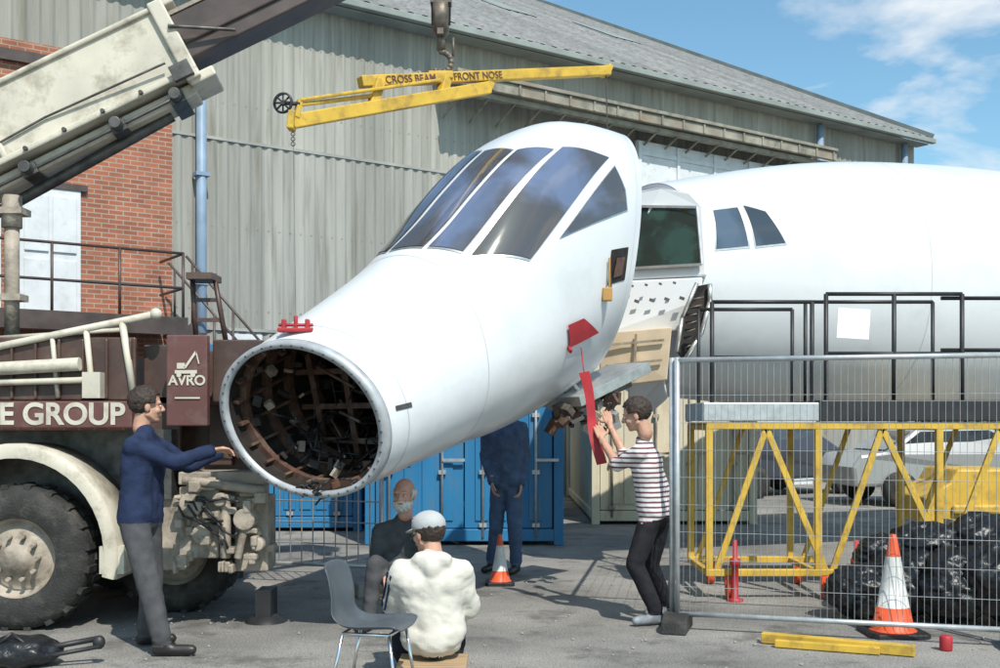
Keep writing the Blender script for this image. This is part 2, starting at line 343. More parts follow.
b=B(); b.bb(9.9,15.5,-.34,-.26,0,7.5)
for i in range(6): b.bb(9.9+i*1.12,9.98+i*1.12,-.38,-.34,0,7.48)
for z in (.1,2.5,4.9,7.2): b.bb(9.98,15.5,-.365,-.345,z,z+.09)
b.done("sliding_door",'doorwhite',hg)
b=B(); b.bb(15.6,15.85,-.5,-.1,0,7.7); b.done("door_post",'rust',hg)
b=B(); b.bb(0,X1,-.07,-.035,6.25,6.30); b.bb(0,9.8,-.08,-.055,3.05,3.10); b.done("flashing",'flash',hg)
b=B()
for z in (1.6,3.4,4.8,6.9,8.1):
    for i in range(99): b.box((.1+i*.2,-.048 if z<6.2 else -.018,z),(.025,.02,.025))
b.done("cladding_fixings",'rust',hg)
b=B(); b.bb(.9,1.55,-.13,-.09,2.1,3.0); b.bb(2.1,2.6,-.13,-.09,2.1,3.0); b.done("low_white_panels",'doorwhite',hg)
b=B(); b.bb(1.7,2.05,-.13,-.09,2.0,3.0); b.bb(2.7,3.3,-.13,-.09,1.6,3.0); b.done("low_openings",'darkopening',hg)
b=B()
for x in (1.5,6.5,11.5,15.5):
    z0=H-.02+(7+.45)*.52+.06; z1=H-.02+(9.2+.45)*.52+.06
    b.poly([(x,7,z0),(x+1.2,7,z0),(x+1.2,9.2,z1),(x,9.2,z1)])
b.done("skylights",'gutter',hg)
b=B(); b.bb(-2.35,-1.45,-.17,-.13,3.06,5.1); b.bb(-2.28,-1.93,-.2,-.175,3.2,4.0); b.bb(-1.87,-1.52,-.2,-.175,3.2,4.0); b.bb(-2.28,-1.93,-.2,-.175,4.12,4.98); b.bb(-1.87,-1.52,-.2,-.175,4.12,4.98)
b.bb(-3.6,-2.6,-.17,-.13,3.06,5.1); b.done("white_doors",'doorwhite',hg,bevel=.008)
b=B(); b.bb(-6,-.02,-.22,-.125,6.95,7.12); b.bb(-2.45,-1.35,-.19,-.125,5.1,5.2); b.done("lintels",'boomdark',hg)
b=B(); b.bb(-7,-.2,-1.45,-.14,2.93,3.03)
b.bb(-7,-.2,-1.5,-1.45,2.83,3.1)
for x in (-6.8,-3.5,-.3): b.bb(x-.05,x+.05,-1.42,-1.32,0,2.93)
for i in range(8):
    x=-.25-i*.95; b.tube((x,-1.42,3.0),(x,-1.42,4.08),.022)
for z in (3.55,4.08): b.tube((-7,-1.42,z),(-.25,-1.42,z),.022); b.tube((-.25,-1.42,z),(-.25,-.3,z),.022)
for y in (-1.4,-.55):
    b.beam((-.2,y,2.95),(2.6,y,.05),.05,.22); b.tube((-.2,y,4.05),(2.6,y,1.1),.022)
    for k in range(5): x=-.1+k*.65; z=2.95-(x+.2)*1.036; b.tube((x,y,z),(x,y,z+1.08),.02)
for i in range(13):
    x=-.1+i*.21; b.bb(x,x+.24,-1.38,-.57,2.86-i*.218,2.89-i*.218)
b.done("landing_and_stairs",'boomdark',hg)

# ------------------------------------------------------------------ shipping containers
def container(name,x0,y0,m,width=2.44,length=6.06,h=2.59,rot=0):
    e=empty(name,(x0,y0,0),rot); w=width
    b=B()
    for x in (.0,w-.12): b.bb(x,x+.12,0,.12,0.0,h); b.bb(x,x+.12,length-.12,length,0.0,h)
    b.bb(.12,w-.12,0,.1,h-.14,h); b.bb(.12,w-.12,0,.1,.05,.2)
    for x in (0.02,w-.08): b.bb(x,x+.06,.12,length-.12,.05,.18); b.bb(x,x+.06,.12,length-.12,h-.1,h)
    b.done("frame",m,e,bevel=.01)
    b=B()
    for side in (0,1):
        x=.05 if side==0 else w-.05; pts=[]; n=int((length-.24)/.28)
        for i in range(n):
            for a,o in ((0,0),(.25,0),(.4,.036),(.75,.036),(.9,0)): pts.append((.12+(i+a)*.28,o if side==0 else -o))
        va=[b.bm.verts.new((x+o,y,.18)) for y,o in pts]; vb=[b.bm.verts.new((x+o,y,h-.1)) for y,o in pts]
        for i in range(len(pts)-1): b.bm.faces.new([va[i],va[i+1],vb[i+1],vb[i]])
    b.poly([(.04,.05,h-.02),(w-.04,.05,h-.02),(w-.04,length-.05,h-.02),(.04,length-.05,h-.02)])
    b.poly([(.1,length-.06,.1),(w-.1,length-.06,.1),(w-.1,length-.06,h-.05),(.1,length-.06,h-.05)])
    b.done("side_panels",m,e)
    b=B()
    for k in (0,1):
        a=.13+k*(w/2-.125); z=a+w/2-.14
        b.bb(a,z,.04,.07,.21,h-.15)
        for j in range(4):
            s0=a+.1+j*(z-a-.2)/4; b.bb(s0+.03,s0+(z-a-.2)/4-.03,.022,.039,.3,h-.25)
    b.done("doors",m,e,bevel=.006)
    b=B()
    for x in (.3,.95,1.45,2.1):
        x=x*w/2.44; b.tube((x,-.01,.1),(x,-.01,h-.08),.017)
        for z in (.25,.9,1.6,h-.3): b.box((x,.0,z),(.09,.05,.05))
        b.beam((x,-.03,1.05),(x+.28,-.03,1.05),.02,.035)
    b.done("locking_rods",'galv' if m=='blue' else 'creamdk',e)
container("shipping_container",-1.66,13.5,'blue')
container("shipping_container",-4.35,15.2,'blue',length=3.0)
container("shipping_container",1.35,16.2,'creambox')

# ------------------------------------------------------------------ generic surface helpers
def loft(name,f,m,parent,nt=60,npn=72,t0=0,t1=1,scale=1.0,cen=None):
    b=B(); g=[]
    for i in range(nt+1):
        t=t0+(t1-t0)*i/nt; c=cen(t)
        g.append([b.bm.verts.new(c+(f(t,-math.pi+2*math.pi*j/npn)-c)*scale) for j in range(npn)])
    for i in range(nt):
        for j in range(npn):
            fc=b.bm.faces.new([g[i][j],g[i+1][j],g[i+1][(j+1)%npn],g[i][(j+1)%npn]]); fc.smooth=True
    return b.done(name,m,parent)
class Surf:
    def __init__(s,o,c0,c1):
        me=o.data; s.bvh=BVHTree.FromPolygons([v.co for v in me.vertices],[p.vertices for p in me.polygons]); s.c0=c0; s.c1=c1; s.d=(c1-c0).normalized()
    def survey(s,u,v):
        """surface point recovered from the photograph by triangulation"""
        d=P(u,v,1)-V((0,0,EYE)); r=s.bvh.ray_cast(V((0,0,EYE)),d.normalized())
        if r[0] is None:
            best=None
            for k in range(60):
                q=V((0,0,EYE))+d*(7.5+k*.08); n=s.bvh.find_nearest(q)
                if best is None or n[3]<best[1]: best=(n[0],n[3])
            return best[0]
        return r[0]
    def push(s,q):
        a=s.c0+s.d*max(0,(q-s.c0).dot(s.d)); dr=(q-a).normalized(); r=s.bvh.ray_cast(a,dr)
        if r[0] is None: r=s.bvh.find_nearest(q)
        n=r[1]
        if n.dot(dr)<0: n=-n
        return r[0],n
def patch(b,S,cn,off,n=12,mi=0,grow=0.0,thick=0):
    A,Bq,C,D=cn; m=(A+Bq+C+D)/4
    if grow: A,Bq,C,D=[m+(c-m)*(1+grow/max((c-m).length,.01)) for c in (A,Bq,C,D)]
    g=[]
    for i in range(n+1):
        row=[]
        for j in range(n+1):
            x=i/n;y=j/n; q=A*(1-x)*(1-y)+Bq*x*(1-y)+C*x*y+D*(1-x)*y
            h,nn=S.push(q); row.append(b.bm.verts.new(h+nn*off))
        g.append(row)
    for i in range(n):
        for j in range(n):
            fc=b.bm.faces.new([g[i][j],g[i+1][j],g[i+1][j+1],g[i][j+1]]); fc.smooth=True; fc.material_index=mi
def sgp(x,e): return math.copysign(abs(x)**e,x)

# ------------------------------------------------------------------ aircraft nose section
ns=empty("aircraft_nose_section")
C0=P(303,419,7.55); C1=P(586,275,10.15)
NK=[(0,.64,.545,.555,2.0),(.10,.695,.625,.60,2.0),(.2,.735,.715,.64,2.0),(.3,.77,.83,.69,2.05),(.38,.79,.98,.73,2.2),(.46,.82,1.19,.79,2.4),(.54,.84,1.38,.84,2.5),(.62,.86,1.50,.88,2.5),(.72,.88,1.54,.93,2.5),(.82,.90,1.48,.97,2.45),(.9,.92,1.40,1.0,2.4),(1,.93,1.28,1.02,2.35)]
S0=V((.92,-.39,0)).normalized();S1=V((.38,-.92,0)).normalized();U0=V((-.2,-.2,.96)).normalized();U1=V((.14,.0,.99)).normalized()
def ncen(t): return C0.lerp(C1,t)
def nose(t,p):
    a,bt,bb,n=cr(NK,t); S=S0.lerp(S1,t).normalized();U=U0.lerp(U1,min(1,t*1.05)).normalized()
    c=math.cos(p);s=math.sin(p)
    if s<0: n=2.1
    return ncen(t)+S*(a*sgp(c,2/n))+U*((bt if s>0 else bb)*sgp(s,2/n))
nskin=loft("skin",nose,'white',ns,nt=80,npn=96,cen=ncen)
NS=Surf(nskin,C0,C1)
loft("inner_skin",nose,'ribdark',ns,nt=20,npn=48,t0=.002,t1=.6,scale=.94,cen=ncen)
b=B(); n=96; pr=[(.935,-.0),(.935,-.02),(1.012,-.02),(1.022,0.0),(1.022,.018),(1.0,.022)]
rings=[]
ax=(C1-C0).normalized()
for sc,off in pr:
    rings.append([b.bm.verts.new(C0+(nose(0,-math.pi+2*math.pi*j/n)-C0)*sc+ax*off*1.6) for j in range(n)])
for k in range(len(rings)-1):
    for j in range(n):
        fc=b.bm.faces.new([rings[k][j],rings[k][(j+1)%n],rings[k+1][(j+1)%n],rings[k+1][j]]); fc.smooth=True
for j in range(0,n,2):
    p=C0+(nose(0,-math.pi+2*math.pi*j/n)-C0)*.972-ax*.034; b.ball(p,(.008,.008,.008),seg=6,mi=1)
b.done("opening_flange",[mat("flange_grey_paint",(.42,.44,.46),.45,.2,var=.2,scale=9),'steel'],ns)
b=B()
for t in (.03,.09,.15,.22,.3,.4):
    rr=[]
    for sc,dt in ((.94,0),(.86,0),(.86,.012),(.94,.012)):
        rr.append([b.bm.verts.new(ncen(t+dt)+(nose(t+dt,-math.pi+2*math.pi*j/48)-ncen(t+dt))*sc) for j in range(48)])
    for k in range(4):
        for j in range(48): b.bm.faces.new([rr[k][j],rr[k][(j+1)%48],rr[(k+1)%4][(j+1)%48],rr[(k+1)%4][j]])
for j in range(20):
    ph=2*math.pi*j/20+.1
    for ta,tb in ((.01,.15),(.15,.3),(.3,.5)):
        pa=ncen(ta)+(nose(ta,ph)-ncen(ta))*.9; pb=ncen(tb)+(nose(tb,ph)-ncen(tb))*.9; b.beam(pa,pb,.02,.045,up=pa-ncen(ta))
b.done("ribs_and_stringers",'rib',ns)
b=B()
for t,sc,ks in ((.17,.86,(-.62,-.22,.2,.6)),(.34,.86,(-.5,.0,.45))):
    c=ncen(t); a,bt,bb_,_n=cr(NK,t); S=S0.lerp(S1,t).normalized();U=U0.lerp(U1,t).normalized()
    for k in ks:
        h=math.sqrt(1-k*k)*sc; k2=k+random.uniform(-.04,.04); b.beam(c+S*a*k-U*bb_*h,c+S*a*k2+U*min(bt,bb_)*h,.022,.05,up=S)
        b.beam(c-S*a*h+U*min(bt,bb_)*k,c+S*a*h+U*min(bt,bb_)*k2,.022,.04)
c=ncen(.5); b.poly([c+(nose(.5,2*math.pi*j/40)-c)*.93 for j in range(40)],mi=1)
for k in range(85):
    t=random.uniform(.03,.33); ph=random.uniform(-math.pi,math.pi); r=random.uniform(.45,.88) if t>.14 else random.uniform(.74,.88); p=ncen(t)+(nose(t,ph)-ncen(t))*r
    R=Euler((random.random()*3,random.random()*3,random.random()*3)).to_matrix(); b.box(p,(random.uniform(.02,.10),random.uniform(.02,.07),random.uniform(.02,.08)),R,mi=random.choice((0,1,1,1,3,2)))
for k in range(30):
    t=random.uniform(.12,.33); p=ncen(t)+(nose(t,random.uniform(-math.pi,math.pi))-ncen(t))*random.uniform(.2,.8); q=ncen(t+.03)+(nose(t,random.uniform(-math.pi,math.pi))-ncen(t))*random.uniform(.5,.85)
    b.tube(p,p.lerp(q,.45),random.uniform(.005,.014),n=6,mi=random.choice((0,1,3)))
b.done("internal_frames",['rib','ribdark','creamdk','grease'],ns)
b=B()
for k in range(18):
    t=.02+.06*random.random(); p1=random.uniform(-3.1,.2); pts=[]
    for q in range(7):
        tt=t+q*.04; ph=p1+.3*math.sin(q*1.3+k); r=.70+.13*math.sin(q+k*2); pts.append(ncen(tt)+(nose(tt,ph)-ncen(tt))*r)
    b.path(pts,random.uniform(.005,.011),n=6)
for k in range(7):
    p=ncen(.0)+(nose(0,random.uniform(-1.9,-1.2))-ncen(0))*random.uniform(.8,.98); pts=[p]
    for q in range(5): pts.append(pts[-1]+V((random.uniform(-.06,.06),random.uniform(-.03,.05),random.uniform(-.045,.03))))
    b.path(pts,.008,n=6)
b.done("cable_looms",'black',ns)
b=B(); c=ncen(1); b.poly([c+(nose(1,2*math.pi*j/64)-c)*.985 for j in range(64)]); b.done("rear_bulkhead",'beige',ns)
M['joint']=mat("joint_grey",(.5,.51,.52),.6)
b=B()
for t in (.055,.30,.965):
    rr=[[],[]]
    for j in range(96):
        ph=2*math.pi*j/96
        for k,dt in enumerate((0,.0018)):
            c=ncen(t+dt); q=nose(t+dt,ph); rr[k].append(b.bm.verts.new(q+(q-c).normalized()*.002))
    for j in range(96): b.bm.faces.new([rr[0][j],rr[0][(j+1)%96],rr[1][(j+1)%96],rr[1][j]])
b.done("panel_joints",'joint',ns)
wins=[[(374,255),(387,252),(481,152),(471,154)],
      [(391,251),(423,247),(512,151),(485,152)],
      [(429,247),(463,252),(553,150),(517,151)],
      [(471,256),(530,259),(608,158),(562,148)],
      [(560,238),(626,210),(624,190),(614,167)]]
b=B(); seal=B()
for q in wins:
    cs=[NS.survey(u,v) for u,v in q]
    patch(seal,NS,cs,.005,grow=.022); patch(b,NS,cs,.011)
seal.done("window_seals",'alu',ns); b.done("visor_windows",'glass',ns)
def npt(u,v):
    q=NS.survey(u,v); h,nn=NS.push(q); return h,nn
b=B()
patch(b,NS,[NS.survey(*k) for k in ((607,285),(624,280),(628,247),(611,250))],.006,mi=0)
patch(b,NS,[NS.survey(*k) for k in ((611,278),(620,275),(623,257),(615,258))],.02,mi=1)
b.done("side_aperture",['ribdark','rib'],ns)
b=B(); q,nn=npt(604,294); b.box(q+nn*.03,(.08,.05,.11)); b.tube(q+nn*.05+V((0,0,.3)),q+nn*.05,.01)
b.done("lifting_bracket",mat("ochre",(.40,.22,.06),.6),ns,bevel=.01)
b=B(); cs=[NS.survey(*k) for k in ((568,347),(597,332),(582,318),(566,325))]
patch(b,NS,cs,.02); q=cs[0]; b.beam(q,q+V((.02,-.05,-.04)),.02,.03); b.done("red_cover_flag",'red',ns)
b=B(); patch(b,NS,[NS.survey(*k) for k in ((396,411),(412,407),(411,402),(395,406))],.005,n=3); b.done("vent_grille",'steel',ns)
b=B(); q=nose(.03,math.pi/2)
b.box(q+V((0,0,.02)),(.24,.08,.03)); b.box(q+V((-.08,0,.05)),(.03,.05,.09)); b.box(q+V((.08,0,.05)),(.03,.05,.09)); b.tube(q+V((-.12,0,.055)),q+V((.12,0,.055)),.012); b.tube(q+V((0,0,.02)),q+V((0,0,.12)),.014)
top=q+V((0,0,.12)); b.done("lifting_shackle",'red',ns,bevel=.008)
# streamer hanging free on a cord from the hull side
b=B(); p0=P(584,372,8.62); pts=[]
for i in range(18):
    s=i/17; c=p0+V((.13*s+.012*math.sin(s*7),.03*math.sin(s*5),-.72*s)); wv=V((.045*math.cos(.5*math.sin(s*4)),.03*math.sin(s*4),.010))
    pts.append((c-wv*.9,c+wv*.9))
for a,c in zip(pts[:-1],pts[1:]): b.poly([a[0],a[1],c[1],c[0]],smooth=True)
bmesh.ops.remove_doubles(b.bm,verts=b.bm.verts,dist=.0005)
q_,n_=npt(580,347); b.tube(q_+n_*.01,p0,.005,n=6); b.done("remove_before_flight_streamer",'red',ns)
b=B()
b.beam(P(560,402,9.35),P(630,368,9.9),.5,.09,mi=0); b.beam(P(556,412,9.3),P(628,380,9.75),.08,.12,mi=1)
for k in range(34):
    c=P(random.uniform(550,622),random.uniform(398,430),random.uniform(9.2,9.7)); R=Euler((random.random()*3,random.random()*3,random.random()*3)).to_matrix()
    b.box(c,(random.uniform(.03,.13),random.uniform(.03,.1),random.uniform(.03,.11)),R,mi=random.choice((0,1,2,2)))
for k in range(10):
    a=P(random.uniform(555,620),random.uniform(385,425),9.4); b.tube(a,a+V((random.uniform(-.15,.15),random.uniform(-.1,.2),random.uniform(-.1,.14))),.02,mi=random.choice((0,1,2)))
b.done("hinge_machinery",['alu','grease','rib'],ns,bevel=.005)

# ------------------------------------------------------------------ main fuselage
fz=empty("aircraft_fuselage")
FA=V((.93,.37,0)).normalized(); FS=V((FA.y,-FA.x,0)); FC=V((3.49,12.8,3.1)); LEN=14; SS=-2.07
FK=[(-2.2,1.16,.97,1.28),(-1.6,1.20,1.10,1.32),(-.8,1.25,1.27,1.38),(0,1.29,1.40,1.43),(1,1.32,1.49,1.46),(2.5,1.35,1.53,1.47),(13,1.35,1.53,1.47)]
def fcen(t): return FC+FA*(SS+t*LEN)
def fus(t,p):
    s=SS+t*LEN; a,bt,bb=cr(FK,s); c=math.cos(p);z=math.sin(p); n=2.12
    return fcen(t)+FS*(a*sgp(c,2/n))+V((0,0,1))*((bt if z>0 else bb)*sgp(z,2/n))
fskin=loft("skin",fus,'white',fz,nt=90,npn=96,cen=fcen)
FSf=Surf(fskin,fcen(0),fcen(1))
b=B(); b.poly([fus(1,2*math.pi*j/64) for j in range(64)]); b.done("tail_blank",'alu',fz)
c=fcen(0)
b=B(); b.poly([c+(fus(0,2*math.pi*j/64)-c)*.995 for j in range(64)]); b.done("front_bulkhead",'white',fz)
EX=V((.10,.75,0))
def quad(*a): return [P(*k) for k in a]
b=B()
b.prism(quad((614,196,11.35),(660,187,11.05),(690,192,10.95),(703,206,10.92),(707,276,10.80),(614,280,11.2)),EX)
b.prism(quad((612,281,11.1),(703,277,10.72),(700,300,10.65),(688,331,10.75),(606,335,11.0)),EX*.8)
b.prism(quad((628,382,10.8),(664,376,10.65),(668,398,10.7),(652,412,10.9),(628,416,11.1)),EX*.6)
b.done("visor_housing",'white',fz,bevel=.02)
wq=quad((632,207,11.22),(697,208,10.90),(702,265,10.80),(629,269,11.14))
b=B(); b.prism([k-V((.005,.03,0)) for k in wq],V((.01,.02,0))); b.done("windscreen",'glassgreen',fz)
b=B(); k=[q-V((.01,.04,0)) for q in wq]
for i in range(4): b.beam(k[i],k[(i+1)%4],.02,.025)
for i in range(5):
    u=622+i*15; c=P(u,303-i*1.0,11.02-.075*i-.02); b.box(c-V((.01,.06,0)),(.05,.02,.028),Euler((0,.35,0)),mi=1)
for i in range(4):
    u=632+i*14; c=P(u,287-i*1.0,11.02-.075*i-.02); b.box(c-V((.01,.09,0)),(.03,.02,.02),Euler((0,.35,0)),mi=1)
b.done("windscreen_frame",['alu','steel'],fz)
b=B(); b.prism(quad((600,333,10.85),(672,327,10.55),(667,380,10.58),(600,388,10.9)),EX); b.done("forward_bulkhead_box",'beige',fz,bevel=.01)
b=B(); 
for (u0,v0,u1,v1) in ((606,345,664,340),(606,366,662,360),(636,334,634,382)): b.beam(P(u0,v0,10.81-(u0-600)/74*.30),P(u1,v1,10.81-(u1-600)/74*.30),.02,.02)
b.done("bulkhead_stiffeners",'creamdk',fz)
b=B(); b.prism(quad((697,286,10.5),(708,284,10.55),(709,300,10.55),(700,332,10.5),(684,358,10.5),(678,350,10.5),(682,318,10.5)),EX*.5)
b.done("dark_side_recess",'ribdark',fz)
b=B(); b.path(quad((697,283,10.46),(682,318,10.46),(677,352,10.46)),.02); b.path(quad((710,284,10.5),(710,302,10.48),(701,334,10.46),(685,360,10.46)),.024)
for i in range(7): b.tube(P(690-i*.9,300+i*8,10.46),P(704-i*2.2,297+i*8,10.46),.008,mi=1)
b.done("recess_frame",['alu','grease'],fz)
b=B(); seal=B()
for q in ([(716,249),(748,246),(737,208),(713,211)],[(756,246),(785,243),(765,212),(743,206)]):
    cs=[FSf.survey(u,v) for u,v in q]
    patch(seal,FSf,cs,.005,grow=.03); patch(b,FSf,cs,.011)
seal.done("side_window_seals",'alu',fz); b.done("side_windows",'glassside',fz)
b=B()
for t in (.2,.36):
    rr=[[],[]]
    for j in range(96):
        ph=2*math.pi*j/96
        for k,dt in enumerate((0,.0006)):
            cc=fcen(t+dt); q=fus(t+dt,ph); rr[k].append(b.bm.verts.new(q+(q-cc).normalized()*.002))
    for j in range(96): b.bm.faces.new([rr[0][j],rr[0][(j+1)%96],rr[1][(j+1)%96],rr[1][j]])
b.done("panel_joints",'joint',fz)
b=B(); g=fcen(.52)
b.tube(V((g.x,g.y,1.7)),V((g.x,g.y,.45)),.11); b.tube(V((g.x-.35,g.y,.42)),V((g.x+.35,g.y,.42)),.06)
b.tube(V((g.x,g.y,.9)),V((g.x+1.1,g.y+.4,1.7)),.05); b.done("undercarriage_leg",'alu',fz)
b=B()
for dxx in (-.35,.2): b.lathe(V((g.x+dxx,g.y,.42)),(1,0,0),[(.18,0),(.36,.0),(.42,.04),(.42,.14),(.36,.18),(.18,.18)],n=28)
b.done("undercarriage_wheels",'rubber',fz)

# ------------------------------------------------------------------ crane truck
ct=empty("crane_truck")
Xu=lambda u,d=8.0:(u-500)/F*d
Zv=lambda v,d=8.0:EYE-(v-420)/F*d
def wheel(par,name,x,y,r,wd=.34):
    b=B()
    b.lathe((x,y,r),(0,1,0),[(r*.55,.02),(r*.62,0),(r*.85,.0),(r*.97,.03),(r,.07),(r,wd-.07),(r*.97,wd-.03),(r*.8,wd),(r*.5,wd)],n=48)
    for i in range(40):
        a=2*math.pi*i/40; c=V((x+math.cos(a)*(r-.004),y+wd*(.3 if i%2 else .7),r+math.sin(a)*(r-.004))); b.box(c,(.035,wd*.45,.05),Euler((0,-a,0)))
    b.done(name+"_tyre",'rubber',par)
    b=B(); b.lathe((x,y,r),(0,1,0),[(0,.0),(.1,.0),(.11,.05),(.2,.07),(.24,.12),(r*.5,.1),(r*.56,.02),(r*.58,.02)],n=32)
    for i in range(10): a=2*math.pi*i/10; b.tube((x+math.cos(a)*.16,y+.0,r+math.sin(a)*.16),(x+math.cos(a)*.16,y+.08,r+math.sin(a)*.16),.016,n=6)
    b.done(name+"_hub",'creamdk',par)
wheel(ct,"front_wheel",Xu(14),8.0,.53); wheel(ct,"rear_wheel",-2.6,8.75,.5); wheel(ct,"mid_wheel",-5.3,8.05,.53); wheel(ct,"off_wheel",-3.5,10.0,.53); wheel(ct,"off_rear_wheel",-2.9,9.7,.5)
b=B(); cx=Xu(14); cz=.55; g=[]
for i in range(25):
    a=math.radians(-12+i*8.2); row=[]
    for r,y in ((.66,7.98),(.74,7.97),(.76,8.0),(.76,8.42),(.72,8.42)): row.append(b.bm.verts.new((cx+math.cos(a)*r,y,cz+math.sin(a)*r*1.08)))
    g.append(row)
for i in range(24):
    for j in range(4):
        f=b.bm.faces.new([g[i][j],g[i+1][j],g[i+1][j+1],g[i][j+1]]); f.smooth=True
b.bb(cx+.62,cx+.80,8.0,8.42,.42,.62); b.done("wheel_arch",'cream',ct)
b=B(); b.bb(cx+.74,-2.45,8.2,8.4,.95,1.47); b.bb(-4.6,-2.7,8.45,8.6,.4,1.46); b.bb(-9,-2.2,8.7,9.9,.55,1.0); b.done("inner_structure",'steel',ct)
b=B(); b.bb(-9,Xu(132),8.0,8.3,Zv(428),Zv(401)); b.done("lettering_band",'maroon',ct,bevel=.01)
text("lettering","E GROUP",(Xu(125),7.995,Zv(424)),.22,(math.radians(90),0,0),'cream',ct,align='RIGHT',bold=.004)
b=B(); b.bb(-9,Xu(130),8.12,8.16,Zv(400),Zv(336)); b.bb(-9,Xu(225),8.3,10.4,Zv(404),Zv(395)); b.bb(-9,Xu(225),10.35,10.4,Zv(395),Zv(340))
b.bb(Xu(130),Xu(168),8.3,8.36,Zv(470),Zv(342))
b.bb(Xu(207),Xu(257),8.15,8.5,Zv(402),Zv(338)); b.bb(Xu(132),Xu(240),8.6,8.8,Zv(480),Zv(345)); b.bb(Xu(190),Xu(215),8.5,9.9,Zv(468),Zv(402))
b.bb(-9,-2.4,8.4,10.3,1.5,1.62)
for k in range(7): u=-20+k*24; b.bb(Xu(u),Xu(u+3),8.09,8.12,Zv(399),Zv(338))
b.done("body_sides",'brown',ct,bevel=.012)
b=B(); b.bb(Xu(167),Xu(208),7.98,8.06,Zv(426),Zv(335)); b.done("logo_panel",'maroon',ct,bevel=.01)
text("logo_text","AVRO",(Xu(188),7.974,Zv(385)),.10,(math.radians(90),0,0),'cream',ct,align='CENTER')
b=B(); y=7.972
for p,q,r in (((176,372),(198,372),.018),((178,366),(186,366),.03),((186,368),(197,352),.012),((197,352),(200,364),.006),((176,398),(201,398),.008)):
    b.beam((Xu(p[0]),y,Zv(p[1])),(Xu(q[0]),y,Zv(q[1])),.006,r*1.4)
for u in (180,194): b.tube((Xu(u),y-.004,Zv(375)),(Xu(u),y+.004,Zv(375)),.018)
b.done("logo_drawing",'cream',ct)
b=B()
b.bb(Xu(172),Xu(260),8.15,8.6,Zv(486),Zv(473)); b.bb(Xu(175),Xu(215),8.1,8.5,Zv(560),Zv(488)); b.bb(Xu(228),Xu(262),8.2,8.5,Zv(575),Zv(498)); b.bb(Xu(190),Xu(222),8.25,9.6,Zv(545),Zv(480))
b.bb(Xu(235),Xu(258),8.12,8.4,Zv(498),Zv(486)); b.bb(Xu(150),Xu(176),8.25,8.5,Zv(575),Zv(500))
for u,v,r in ((190,505,.09),(200,535,.07),(243,520,.08),(256,545,.05),(218,500,.05)):
    b.tube((Xu(u),8.02,Zv(v)),(Xu(u),8.3,Zv(v)),r,n=16)
b.tube((Xu(180),8.06,Zv(480)),(Xu(262),8.1,Zv(492)),.035); b.bb(Xu(168),Xu(268),8.2,8.35,Zv(556),Zv(548))
b.tube((Xu(222),8.1,Zv(495)),(Xu(222),8.1,Zv(560)),.04); b.tube((Xu(248),8.1,Zv(500)),(Xu(236),8.05,Zv(560)),.03)
for k in range(34):
    c=(Xu(random.uniform(172,262)),random.uniform(8.03,8.15),Zv(random.uniform(476,570))); b.box(c,(random.uniform(.02,.1),.1,random.uniform(.02,.1)))
b.done("rear_machinery",'creamdk',ct,bevel=.01)
b=B()
for k in range(6):
    a=P(random.uniform(172,205),random.uniform(492,510),8.0); z=[a]
    for j in range(5): z.append(z[-1]+V((random.uniform(.02,.10),random.uniform(-.01,.02),random.uniform(-.12,.03))))
    b.path(z,.010,n=6)
b.bb(Xu(246),Xu(262),8.3,8.55,.02,.25); b.lathe((Xu(254),8.4,0.0),(0,0,1),[(0,.06),(.12,.05),(.16,.0)],n=16)
b.done("hoses_and_outrigger",'black',ct)
b=B()
b.tube(P(-90,365,8.1),P(156,314,8.1),.028); b.ball(P(156,314,8.1),(.045,.045,.045)); b.tube(P(0,338,8.3),P(120,330,8.3),.018)
b.tube(P(122,321,8.1),P(134,398,8.1),.026); b.tube(P(86,328,8.1),P(93,398,8.1),.022); b.tube(P(52,335,8.1),P(58,398,8.1),.018)
b.tube(P(-60,372,8.05),P(80,364,8.05),.05); b.tube(P(-60,384,8.07),P(90,380,8.07),.025); b.bb(Xu(82),Xu(100),8.0,8.1,Zv(398),Zv(372))
b.done("deck_rails",'cream',ct)
b=B(); b.tube(P(192,274,8.6),P(196,340,8.6),.02); b.tube(P(214,274,8.6),P(226,342,8.6),.02); b.box(P(204,278,8.6),(.2,.3,.05)); b.box(P(206,300,8.6),(.17,.02,.03)); b.box(P(209,320,8.6),(.2,.02,.03)); b.done("cab_ladder",'brown',ct)
b=B(); b.tube(P(12,340,8.5),P(12,215,8.5),.055,n=16); b.tube(P(12,228,8.5),P(12,196,8.5),.075,n=16); b.box(P(12,212,8.5),(.22,.18,.05)); b.box(P(14,298,8.5),(.16,.16,.05)); b.done("lift_ram",'creamdk',ct)
b=B(); b.bb(-8,-5.6,8.0,10.2,1.65,3.1); b.done("turret",'cream',ct,bevel=.05)
b=B(); b.bb(-11.5,-9.1,7.95,10.4,.6,2.9); b.done("cab",'cream',ct,bevel=.08)
A0=V((-6.4,8.3,2.40)); A1=V((-.62,8.95,5.50)); bd=(A1-A0).normalized(); by=V((0,0,1)).cross(bd).normalized(); bz=bd.cross(by); 
Rb=Matrix((bd,by,bz)).transposed()
def onb(s,y=0,z=0): return A0+bd*s+by*y+bz*z
sE=(P(193,60,8.8)-A0).dot(bd); sT=(A1-A0).length+.1
b=B()
b.box(onb(sE/2,0,.02),(sE,.46,.52),Rb)
b.box(onb(sE/2,0,.29),(sE,.52,.04),Rb); b.box(onb(sE/2,0,-.26),(sE,.56,.05),Rb)
b.box(onb(sE-.06,0,.0),(.12,.56,.66),Rb); b.box(onb(sE-1.6,-.24),(.05,.04,.5),Rb)
b.box(onb(sE/2,0,-.36),(sE*.96,.30,.10),Rb)
b.box(onb(sE+.0,0,-.32),(.22,.46,.08),Rb); b.box(onb(sE-.02,0,.33),(.2,.36,.06),Rb)
